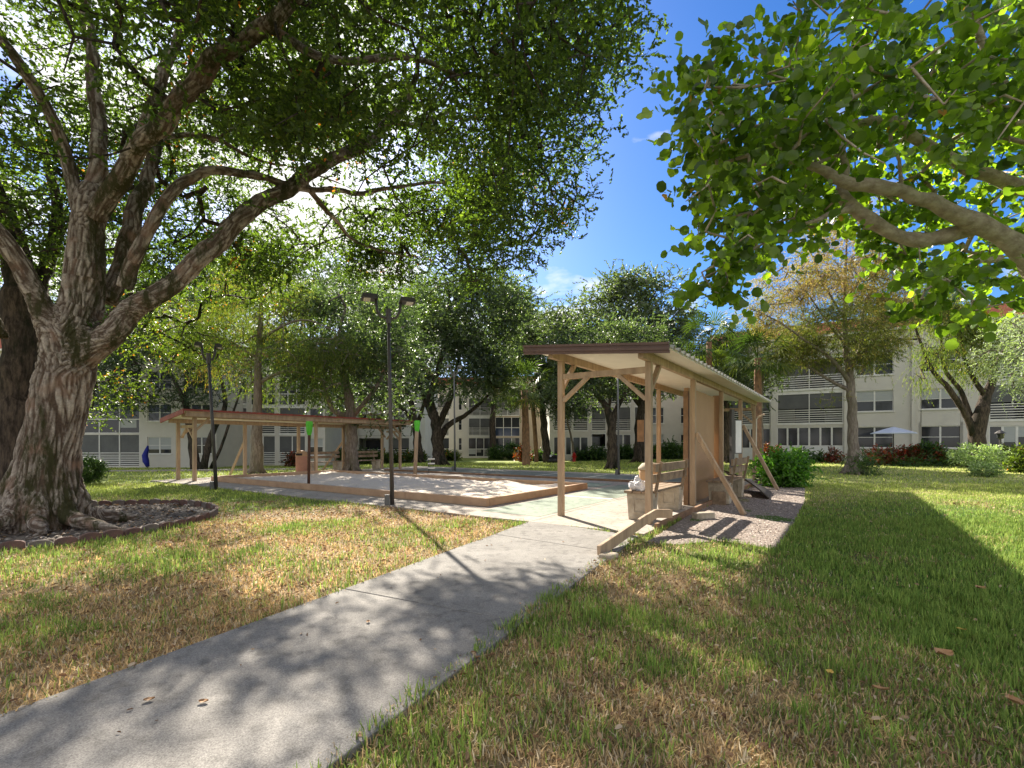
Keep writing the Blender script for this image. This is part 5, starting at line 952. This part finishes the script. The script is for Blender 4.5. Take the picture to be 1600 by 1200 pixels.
tree('oak_tree', 'broad grey-green oak, tallest crown against the sky above the near shelter', 'tree', (9.5, Y), [[(9.5, Y, -.2, .5), (9.6, Y, 3, .42), (9.8, Y, 6, .3), (10.2, Y, 9, .16), (10.5, Y, 11, .05)], [(9.7, Y, 4, .3), (7.5, Y, 7, .2), (6, Y, 9.5, .06)]],
     [lob(1012, 490, Y, 66, 58), lob(925, 505, Y, 52, 44), lob(990, 560, Y, 90, 50), lob(905, 560, Y, 40, 50), lob(1040, 470, Y, 34, 36), lob(980, 460, Y, 34, 24), lob(1050, 540, Y, 34, 60)], 'grey', 900, 9, 9, .22, .5, .8, .62, 'barkdark', .1, seed=17, gain=.014, shell=.6, group='grey-green oaks behind the near shelter')
tree('oak_tree', 'lower dark green crown between the palm and the near shelter roof', 'tree', (14.5, 33), [[(14.5, 33, -.2, .35), (14.5, 33, 3, .28), (14.6, 33, 6, .1)]],
     [lob(1120, 580, 33, 44, 42), lob(1165, 600, 33, 34, 34), lob(1090, 570, 33, 30, 44), lob(1140, 545, 33, 30, 20)], 'grey', 300, 9, 9, .2, .5, .7, .55, 'barkdark', .1, seed=18, gain=.012, tshift=-.2, group='grey-green oaks behind the near shelter')
# backdrop crowns behind the left buildings and at the centre
for k, (px, Y, tops, lab, sd) in enumerate(((60, 50, [(60, 520, 110, 80), (-40, 480, 100, 90), (140, 470, 70, 60)], 'far dark tree filling the gap left of the big trunk', 41), (250, 50, [(230, 500, 90, 70), (300, 440, 80, 60), (180, 440, 80, 60)], 'far dark tree rising behind the low left wing', 42), (440, 54, [(440, 500, 80, 70), (500, 450, 70, 50), (380, 450, 60, 50)], 'far dark tree above the slatted balcony block', 43), (600, 62, [(600, 520, 70, 60), (540, 480, 60, 50), (660, 500, 50, 50)], 'far grey tree behind the white block', 44), (770, 56, [(800, 500, 40, 40), (760, 540, 40, 30), (820, 530, 30, 40), (790, 465, 34, 22)], 'far grey tree between the oak pair and the palms', 45), (1420, 46, [(1430, 470, 60, 50), (1390, 500, 40, 40), (1470, 500, 50, 40)], 'dark thin crown above the right wing roof', 46))):
    Xb = (px-CX)/F*Y; z = float(tz(Xb, Y))
    tree('background_tree', lab, 'tree', (Xb, Y), [[(Xb, Y, z-.2, .4), (Xb, Y, 4, .34), (Xb+.3, Y, 8, .22), (Xb+.2, Y, 11, .08)]], [lob(a, b, Y, c, d) for a, b, c, d in tops], 'dark', 360 if k != 5 else 170, 8, 8, .30 if k != 5 else .26, .5, 1.1 if k != 5 else .6, .9 if k != 5 else .5, 'barkdark', seed=sd, gain=.015, group='trees behind the apartment blocks')
# bald cypress on the right lawn
x, y = tb_(1333, 741); Y = y
bl = [pl((1331, 744, Y, .42), (1332, 735, Y, .33), (1333, 700, Y, .26), (1332, 640, Y, .22), (1328, 590, Y, .19), (1322, 540, Y, .14), (1320, 480, Y, .09), (1322, 400, Y, .05), (1325, 350, Y, .02)),
      pl((1330, 600, Y, .13), (1300, 562, Y-.3, .09), (1262, 535, Y-.6, .06), (1220, 505, Y-1, .035), (1170, 480, Y-1.4, .012)), pl((1331, 612, Y, .12), (1290, 590, Y+.3, .07), (1245, 560, Y+.5, .05), (1200, 520, Y+.8, .03), (1150, 500, Y+1, .01)),
      pl((1326, 585, Y, .12), (1345, 540, Y, .10), (1348, 490, Y+.5, .07), (1370, 430, Y+.8, .04), (1385, 370, Y+1, .015)), pl((1322, 540, Y, .07), (1290, 500, Y, .05), (1255, 450, Y, .03), (1220, 420, Y, .012)),
      pl((1320, 500, Y, .06), (1285, 440, Y, .04), (1265, 390, Y, .02)), pl((1340, 560, Y, .06), (1380, 520, Y-.5, .04), (1420, 490, Y-1, .015)), pl((1321, 470, Y, .05), (1350, 420, Y-.5, .03), (1340, 370, Y-.5, .015))]
tree('bald_cypress_tree', 'slender bald cypress with rusty thinning crown standing alone on the right lawn', 'tree', (x, y), bl,
     [lob(1320, 400, Y, 70, 60), lob(1250, 440, Y-.5, 60, 50), lob(1200, 490, Y-.8, 48, 32), lob(1380, 440, Y+.5, 60, 60), lob(1300, 520, Y, 80, 50), lob(1350, 540, Y, 55, 40), lob(1240, 540, Y+.4, 45, 26), lob(1390, 510, Y-.5, 40, 34), lob(1290, 628, Y-.7, 20, 8)],
     'rust', 1350, 8, 13, .11, .2, .5, .26, 'barkgrey', .15, .6, 19, .2, 'needle', lobe_tint=[.36, .32, .2, .2, -.18, -.25, -.1, -.05, .0], gain=.0085)
tree('cypress_tree', 'olive-gold cypress crown around the palm behind the near shelter', 'tree', (13.0, 25.5), [[(13, 25.5, -.1, .2), (13, 25.5, 3, .15), (13.1, 25.5, 6, .08)]],
     [lob(1190, 540, 25.5, 45, 30), lob(1200, 575, 25.5, 36, 22), lob(1165, 520, 25.5, 26, 22), lob(1225, 555, 25.5, 22, 20)], 'cypress', 170, 7, 12, .10, .22, .55, .28, 'barkgrey', .4, .4, 20, .2, 'needle', group='feathery trees near the right wing')
# oak with hanging moss-like foliage
x, y = G(1528, 731); Y = y
tree('oak_tree', 'dark leaning oak with drooping olive foliage in front of the right wing', 'tree', (x, y), [pl((1530, 735, Y, .62), (1528, 700, Y, .52), (1530, 650, Y, .46), (1545, 610, Y, .30), (1560, 560, Y, .15), (1570, 500, Y, .06)), pl((1522, 680, Y, .26), (1505, 640, Y, .22), (1480, 605, Y, .18), (1458, 580, Y, .14), (1440, 540, Y, .09), (1425, 500, Y, .07), (1400, 470, Y, .04)),
      pl((1520, 660, Y+.4, .2), (1500, 610, Y+.4, .16), (1475, 575, Y+.5, .12), (1470, 520, Y+.5, .07)), pl((1432, 530, Y, .07), (1405, 530, Y, .05), (1375, 525, Y, .03)), pl((1540, 620, Y, .2), (1510, 570, Y, .12), (1500, 510, Y, .05))],
     [lob(1470, 545, Y, 48, 22), lob(1520, 560, Y, 42, 34), lob(1440, 570, Y-.5, 20, 26), lob(1540, 520, Y, 50, 34), lob(1490, 500, Y, 50, 30), lob(1470, 470, Y, 50, 24)], 'cypress', 480, 7, 12, .13, .22, .75, .3, 'barkdark', .7, .3, 22, .05, 'needle', gain=.01)
Y = 13
tree('silver_leaf_tree', 'pale silvery small-leaved tree hanging in at the right edge', 'tree', (15.6, Y), [[(15.6, Y, -.1, .16), (15.6, Y, 1.6, .13), (15.3, Y, 3.2, .08), (14.6, Y, 4.4, .03)]], [lob(1590, 560, Y, 52, 45), lob(1640, 540, Y, 70, 70), lob(1565, 525, Y, 30, 26), lob(1600, 605, Y, 26, 22)], 'silver', 230, 8, 9, .055, .5, .34, .17, 'barkgrey', .5, seed=23, shell=.2)
x, y = tb_(893, 721); Y = y
tree('slim_tree', 'thin curved-stem tree with small teal crown beside the red hydrant', 'tree', (x, y), [pl((897, 722, Y, .12), (894, 690, Y, .09), (886, 655, Y, .07), (884, 620, Y, .03))], [lob(893, 625, Y, 26, 30), lob(905, 605, Y, 22, 20), lob(915, 640, Y, 16, 18), lob(880, 600, Y, 16, 16)], 'dark', 130, 8, 8, .16, .5, .5, .35, 'barkgrey', seed=24, tshift=.05)
# ---------------------------------------------------------------- shrubs
def bush(name, label, px, py, w, h, leaf, n, size, cat='shrub', group=None, seed=1, Yo=None, asp=.5, stems=True, tshift=0., flat=.9, kind='rhomb', per=6, z=0.0):
    x, y = Gt(px, py) if Yo is None else (bx(px, Yo), Yo); rg = np.random.default_rng(seed); z0 = float(tz(x, y))+z; o = empty(name, (x, y, z0), label=label, cat=cat, group=group); s = y/F; rx, hz = w*s/2, h*s
    d = unit(rg.normal(size=(n, 3))); C = d*(rg.uniform(.3, 1, (n, 1))**.5)*np.array([rx, rx*.8, hz*.5])+np.array([0, 0, hz*.52]); C[:, 0] += (fbm(C[:, 2]*3, C[:, 1]*3+seed, 0, 2)-.5)*rx*.5
    tw = grow(np.array([[0, 0, .0], [0, 0, hz*.12], [rx*.15, 0, hz*.25], [-rx*.15, .05, hz*.2]]), C, rg, r_tip=.003, gain=.003, step=.2) if stems else None
    sl = max(size*2.2, rx*.16); pos, D, N, ci = sprig_leaves(C, per, sl*.5, sl, 6, rg, flat, .05, d); pos[:, 2] = np.maximum(pos[:, 2], .02)
    V, Q, m = leaf_arrays(pos, D, N, size*rg.uniform(.7, 1.3, len(pos)), size*asp, kind, .15); tint = np.clip(.45+tshift+rg.normal(0, .14, n)[ci]+rg.normal(0, .2, len(pos)), 0, 1)
    crown_mesh('foliage', o, V, Q, m, tint, tw, LM[leaf], M['barkdark']); return o
bush('bright_shrub', 'bright lime-green leafy bush at the far end of the near shelter gravel', 1226, 761, 66, 50, 'bright', 130, .12, seed=2, kind='hex')
bush('round_shrub', 'dark clipped bush just right of the big oak trunk', 139, 757, 48, 42, 'shrub', 170, .05, seed=3, per=9)
bush('croton_plant', 'small red croton beside the white wall right of the bright bush', 1303, 722, 16, 20, 'croton', 34, .13, seed=4, Yo=33)
bush('croton_plant', 'red croton peeping over the bright lime-green bush', 1217, 718, 22, 22, 'croton', 40, .14, seed=5, Yo=34)
bush('croton_plant', 'dark red croton behind the last shelter post', 1196, 727, 16, 26, 'croton', 34, .14, seed=6, Yo=34)
bush('leafy_plant', 'low dark leafed plant beside the small red croton', 1284, 722, 20, 12, 'shrub', 30, .16, seed=7, Yo=34)
bush('leafy_plant', 'broad dark leaves behind the bright lime-green bush', 1245, 724, 34, 16, 'shrub', 50, .2, seed=8, Yo=33)
for k, (px, py, w, h, lf, sz, lab) in enumerate(((1378, 727, 36, 24, 'croton', .14, 'red and bronze croton under the pale patio umbrella, at its left'), (1412, 727, 34, 24, 'croton', .14, 'bronze croton directly right of the umbrella pole'), (1443, 727, 40, 26, 'croton', .14, 'red croton cluster at the foot of the wall corner'),
     (1448, 716, 50, 34, 'shrub', .14, 'tall green bush against the stucco between the two window columns'), (1478, 728, 70, 22, 'yellow', .12, 'low yellow-green bush left of the dark oak'), (1505, 727, 60, 20, 'yellow', .12, 'low yellow-green bush at the foot of the dark oak'), (1575, 727, 60, 26, 'yellow', .13, 'yellow-green bush right of the small garden lamp'), (1418, 733, 110, 8, 'shrub', .1, 'low purple-brown ground plants along the bed edge'), (1600, 740, 40, 40, 'yellow', .12, 'yellow-green bush cut by the right edge'))):
    bush('bed_shrub' if lf != 'croton' else 'croton_plant', lab, px, py, w, h, lf, int(30+w*1.2), sz, seed=50+k, Yo=29 if k < 8 else 22, per=7)
bush('variegated_shrub', 'cream-leaved bush with open stems in front of the dark oak', 1527, 730, 74, 30, 'varieg', 150, .09, seed=70, Yo=21.5, z=.35)
bush('variegated_shrub', 'small low pale-flecked bush in front of the cream-leaved one', 1540, 745, 44, 20, 'varieg', 90, .07, seed=71, tshift=-.25)
bush('spiky_plant', 'tuft of upright grey-green leaves beside the bald cypress base', 1353, 742, 14, 26, 'shrub', 26, .25, seed=72, asp=.12, flat=2.0)
for k, (px, py, w, h, lf, lab, Yb) in enumerate(((700, 718, 34, 12, 'yellow', 'low yellow-green hedge left of the far screened porches', 50), (800, 717, 26, 24, 'shrub', 'clipped dark bush below the blue glazed porch', 55), (776, 717, 20, 18, 'shrub', 'dark bush left of the clipped one by the far porch', 55), (818, 722, 14, 20, 'croton', 'red-leaved plant at the foot of the thick palm', 44), (845, 720, 30, 14, 'shrub', 'dark leafy plants between the two palms', 46),
     (930, 722, 30, 16, 'shrub', 'leafy plants against the wall left of the V-forked oak', 44), (978, 722, 26, 16, 'shrub', 'leafy plants against the wall right of the V-forked oak', 44), (1010, 722, 30, 14, 'shrub', 'dark leafy plants behind the near shelter post', 43), (1048, 720, 44, 22, 'shrub', 'dark hedge seen through the near shelter', 42), (912, 720, 18, 10, 'shrub', 'small plant right of the red hydrant', 44),
     (600, 724, 60, 14, 'yellow', 'yellowish hedge behind the far shelter benches', 46), (560, 722, 60, 18, 'shrub', 'green hedge behind the straight grey trunk', 47), (530, 722, 30, 18, 'shrub', 'dark bush at the corner of the slatted block', 46), (645, 722, 34, 14, 'yellow', 'yellow-green bush between the far shelter and the oak pair', 46), (462, 726, 16, 20, 'croton', 'reddish potted bush against the slatted porch rail', 41))):
    bush('hedge_shrub' if 'hedge' in lab else 'garden_plant', lab, px, py, w, h, lf, int(30+w*1.5), .2, seed=80+k, Yo=Yb, per=7, tshift=-.05)
# ---------------------------------------------------------------- small things
x, y = Gt(897, 722); hy = empty('fire_hydrant', (x, y, float(tz(x, y))), label='small red fire hydrant on the far lawn', cat='hydrant')
MB().lathe([(.17, 0), (.17, .05), (.12, .06), (.12, .55), (.15, .56), (.15, .60)], n=14).build('barrel', M['red'], hy, smooth=True); MB().lathe([(.14, .602), (.13, .68), (.07, .76), (.03, .80)], n=14).build('cap', M['red'], hy, smooth=True)
for s in (-1, 1): MB().tube([(s*.115, 0, .45), (s*.2, 0, .45)], .055, 10).build('outlet', M['red'], hy)
x, y = Gt(866, 723); kt = empty('kettle_grill', (x, y, float(tz(x, y))), label='low black covered mound with white patch beside the palm trunks', cat='grill')
MB().lathe([(.75, 0), (.85, .15), (.7, .42), (.35, .60), (.05, .66)], n=16).build('cover', M['black'], kt, smooth=True); MB().lathe([(.28, .52), (.2, .64), (.03, .70)], (-.3, -.25, -.05), 12).build('patch', M['white'], kt, smooth=True)
x, y = G(1396, 733); y = 29.5; x = bx(1396, y); um = empty('patio_umbrella', (x, y, 0), label='pale blue-white patio umbrella open against the right wing', cat='umbrella')
MB().tube([(0, 0, 0), (0, 0, 2.25)], .03, 8).build('pole', M['pole'], um); MB().lathe([(1.15, 1.90), (1.13, 1.95), (.5, 2.18), (.04, 2.32)], n=8).build('canopy', M['paleumb'], um)
x, y = bx(1563, 24), 24; gl = empty('garden_lamp', (x, y, 0), label='short black lantern post among the bushes on the right', cat='lamp')
MB().tube([(0, 0, 0), (0, 0, 1.55)], .045, 8).build('post', M['pole'], gl); MB().lathe([(.09, 1.55), (.13, 1.6), (.15, 1.8), (.13, 1.82)], n=8).build('lantern', M['glass'], gl); MB().lathe([(.22, 1.822), (.12, 1.92), (.03, 1.98)], n=8).build('cap', M['pole'], gl)
x, y = bx(231, 37.5), 37.5; bd = empty('blue_cover', (x, y, -.62), label='narrow deep-blue cover leaning on the wall beside the left wing window', cat='cover')
MB().tube([(0, 0, .15), (-.22, .1, .55), (-.3, .1, 1.0), (-.22, .2, 1.45), (-.15, .2, 1.75)], [.12, .22, .2, .13, .05], 10).build('cloth', M['blue'], bd, smooth=True); MB().tube([(0, 0, 0), (0, 0, .2)], .04, 6).build('foot', M['pole'], bd)
for k, (px, Yc, lab) in enumerate(((858, 57, 'white garden chair left of the far balcony block doors'), (850, 57, 'dark garden chair beside the palms at the far block'), (1370, 31, 'low metal chair under the pale umbrella'))):
    x = bx(px, Yc); o = empty('garden_chair', (x, Yc, float(tz(x, Yc))), .4*k, label=lab, cat='chair', group='garden chairs by the apartments'); mt = M['white'] if k != 1 else M['black']
    for sx_ in (-.24, .24):
        MB().bar((sx_, -.22, 0), (sx_, -.22, .62), .035, .035).build('leg', mt, o); MB().bar((sx_, .22, 0), (sx_, .30, .95), .035, .035).build('leg', mt, o)
    MB().ab(-.26, .26, -.24, .24, .42, .45).build('seat', mt, o); MB().bar((-.26, .27, .72), (.26, .27, .72), .02, .4).build('backrest', mt, o)
# small numbered marker by the far court and the score stand
x, y = Gt(670, 741); mk = empty('marker_post', (x, y, 0.03), label='small dark marker post with pale plates behind the sand pit', cat='marker')
MB().tube([(0, 0, 0), (0, 0, .7)], .02, 8).build('post', M['pole'], mk)
for k in range(3): MB().ab(-.03, .26, -.05, -.03, .2+k*.2, .26+k*.2).build('plate', M['trim'], mk)
# large dropped leaves that stand out
def dropped(px, py, s, mat, lab, rz, curl=.25):
    s *= .8
    x, y = G(px, py); n = 7; m = MB(); vs = []
    for i in range(n):
        t = i/(n-1); w = math.sin(math.pi*min(1, t*.95+.05))**.8*.36
        for j in (-1, -.4, .4, 1): vs.append(((t-.5)*s, j*w*s, curl*s*(abs(j)**1.5*.6+(t-.5)**2*1.2)+.02*s*math.sin(9*t+j*5)))
    m.add(vs, [(i*4+j, i*4+j+1, (i+1)*4+j+1, (i+1)*4+j) for i in range(n-1) for j in range(3)]); o = m.build('fallen_leaf', M[mat], smooth=True); on = inpoly(np.array([x]), np.array([y]), PATH)[0]
    o.location = (x, y, .034 if on else .075); o.rotation_euler = (.15 if not on else 0, .1 if not on else 0, rz); tag(o, lab, 'leaf', 'large fallen leaves')
dropped(1474, 1042, .15, 'leafdry', 'largest pale tan leaf lying on the green grass at the right', .2)
dropped(1586, 1122, .13, 'leafdry', 'tan leaf in the grass near the right edge', 1.2); dropped(1502, 1001, .07, 'leafyel', 'yellowish leaf in the grass above the largest tan leaf', 2); dropped(1296, 1072, .07, 'leafyel', 'small yellow leaf in the middle of the right grass', .7)
dropped(1376, 1100, .09, 'leafdry', 'brown leaf between the small yellow leaf and the largest tan leaf', 2.4); dropped(1532, 933, .12, 'leafdry', 'pale leaf at the top right of the shaded grass', .1); dropped(318, 1107, .06, 'leafdry', 'curled brown leaf on the walkway, the lower of two', .1); dropped(233, 1104, .06, 'leafdry', 'thin brown leaf on the walkway left of the curled one', .5); dropped(414, 968, .07, 'leafdry', 'orange-brown leaf at the left walkway edge', 1.0); dropped(575, 979, .05, 'leafdry', 'small brown leaf in the middle of the walkway', 1.7)
# ---------------------------------------------------------------- grass and litter
def scatter(n, y0, y1, rng, xlim=1.45):
    y = np.sqrt(rng.uniform(y0*y0, y1*y1, n)); x = rng.uniform(-xlim, xlim, n)*y
    ox, oy = (noise3(x*9, y*9, 4)-.45)*.14, (noise3(x*9, y*9, 14)-.45)*.14
    bad = paved(x, y, .0) | (inpoly(x, y, PATH) & inpoly(x+ox, y+oy, PATH) & inpoly(x+.035, y-.02, PATH) & inpoly(x-.035, y+.02, PATH)) | inpoly(x, y, GRAVEL) | (np.hypot(x-RC[0], y-RC[1]) < RR+.02) | (np.hypot(x+7.3, y-7.6) < .8)
    return x[~bad], y[~bad]
def gz(x, y): return tz(x, y)+(fbm(x*1.3, y*1.3, 0, 3)-.5)*.05*ss(16, 12, y)*ss(14, 11, np.abs(x))
def blades(x, y, h, w, rng, lay):
    n = len(x); a = rng.uniform(0, 2*np.pi, n); d = np.stack([np.cos(a), np.sin(a), 0*a], 1); s = np.stack([-np.sin(a), np.cos(a), 0*a], 1)
    z = gz(x, y); B = np.stack([x, y, z-.004], 1); l1 = lay*rng.uniform(.3, 1.0, n); el0 = np.pi/2-l1*.9; el1 = np.pi/2-l1*1.75
    m1 = B+(d*np.cos(el0)[:, None]+np.array([0, 0, 1])*np.sin(el0)[:, None])*h[:, None]*.5; t1 = m1+(d*np.cos(el1)[:, None]+np.array([0, 0, 1])*np.sin(el1)[:, None])*h[:, None]*.5; t1[:, 2] = np.maximum(t1[:, 2], z+.004)
    W = w[:, None]*s*.5; V = np.stack([B-W, B+W, m1-W*.85, m1+W*.85, t1-W*.12, t1+W*.12], 1).reshape(-1, 3)
    Q = np.array([[0, 1, 3, 2], [2, 3, 5, 4]]); Q = (Q[None]+np.arange(n)[:, None, None]*6).reshape(-1, 4); return V, Q
rng = np.random.default_rng(77); VV = []; QQ = []; CC = []; off = 0
for (n, y0, y1, hh, ww) in ((165000, 1.2, 4.2, .062, .0070), (170000, 4.2, 8.5, .062, .0100), (150000, 8.5, 16, .058, .013), (80000, 16, 40, .07, .035)):
    x, y = scatter(n, y0, y1, rng); d = dryness(x, y); cl = fbm(x*2.7, y*2.7, 9, 3)
    dead = rng.random(len(x)) < np.clip(d*.95+.06, 0, .93); tuft = ss(.5, .68, fbm(x*5+3, y*5, 2, 2))*(~dead)
    keepb = (cl > .30+.12*d) | (rng.random(len(x)) < .5); x, y, d, dead, tuft = x[keepb], y[keepb], d[keepb], dead[keepb], tuft[keepb]
    h = hh*rng.uniform(.5, 1.3, len(x))*(1+.6*tuft)*np.where(dead, .8, 1.0); w = ww*rng.uniform(.7, 1.3, len(x)); lay = np.where(dead, rng.uniform(.75, 1.0, len(x)), rng.uniform(.1, .8, len(x)))
    V, Q = blades(x, y, h, w, rng, lay); r = rng.random((len(x), 1)); left = ss(.6, -.6, x-(-1.4+(y-4.5)*.45))[:, None]
    g = (C_GREEN*(1-r)+C_GREEN2*r); dr = (C_DRY*(1-left)+C_OR*left)*(.55+.75*r); dr = np.where(rng.random((len(x), 1)) < .15, np.array([.74, .62, .42])*(.7+.4*r), dr)
    if y1 > 8.5: k = ss(8.5, 15, y)[:, None]; g = g*(1-k)+np.array([.40, .47, .10])*(.7+.6*r)*k; dr = dr*(1-k)+np.array([.66, .58, .26])*(.7+.5*r)*k
    g = g*(.55+.9*rng.random((len(x), 1))); dr = dr*(.6+.8*rng.random((len(x), 1))); c = np.where(dead[:, None], dr, g); VV.append(V); QQ.append(Q+off); off += len(V); CC.append(np.repeat(c, 6, 0))
g_ = npmesh('grass', np.concatenate(VV), np.concatenate(QQ), [M['blade']], col=np.concatenate(CC)); tag(g_, 'short patchy lawn of green blades and straw thatch', 'grass', kind='stuff')
# leaf litter, thickest on the straw patches
x, y = scatter(90000, 1.5, 11, rng); d = dryness(x, y); k = rng.random(len(x)) < np.clip((d-.2)*.6, 0.03, .35); x, y = x[k], y[k]
bx_ = rng.uniform(0, 6.28, 900); br = RR*np.sqrt(rng.random(900)); x = np.r_[x, RC[0]+br*np.cos(bx_)]; y = np.r_[y, RC[1]+br*np.sin(bx_)]
tt_ = rng.random(34); qx = -2.2+tt_*2.6; qy = 1.6+tt_*6.0+rng.normal(0, .3, 34); sd_ = np.where(rng.random(34) < .6, rng.uniform(-.1, .2, 34), rng.uniform(.2, 1.6, 34)); x = np.r_[x, qx+sd_]; y = np.r_[y, qy]
inb = np.hypot(x-RC[0], y-RC[1]) < RR; onp = inpoly(x, y, PATH)
pos = np.stack([x, y, np.where(onp, 0, gz(x, y))+np.where(inb, .045, np.where(onp, .034, rng.uniform(.012, .045, len(x))))], 1); a = rng.uniform(0, 6.28, len(x)); D = np.stack([np.cos(a), np.sin(a), rng.normal(0, .3, len(x))], 1); D = unit(D); N = unit(np.stack([rng.normal(0, .45, len(x)), rng.normal(0, .45, len(x)), np.ones(len(x))], 1))
s = rng.uniform(.014, .042, len(x))*(1+.06*y)*np.where(onp, .7, 1); V, Q, m = leaf_arrays(pos, D, N, s, s*.45, 'hex', .35)
lm = leafmat('leaf_litter', [(0, (.09, .045, .025)), (.4, (.22, .12, .06)), (.75, (.38, .26, .15)), (1, (.58, .47, .34))], .15, .7, .25, (1, .9, .7))
tag(npmesh('leaf_litter', V, Q, [lm], tint=np.repeat(rng.random(len(x)), m)), 'scattered small dead leaves over the lawn and the oak bed', 'leaf litter', kind='stuff')
# wood chips in the bed
n = 5200; a = rng.uniform(0, 6.28, n); r = RR*.97*np.sqrt(rng.random(n)); x = RC[0]+r*np.cos(a); y = RC[1]+r*np.sin(a); z = gz(x, y)+.04+(fbm(x*5, y*5, 4, 3)-.5)*.14-.018
tag(pebbles(x, y, z, rng.uniform(.014, .042, n), 'mulch', leafmat('wood_chips', [(0, (.05, .04, .035)), (.6, (.20, .165, .14)), (1, (.48, .42, .37))], 0, .9, .2)), 'grey-brown mulch and chips in the oak bed', 'mulch', kind='stuff')
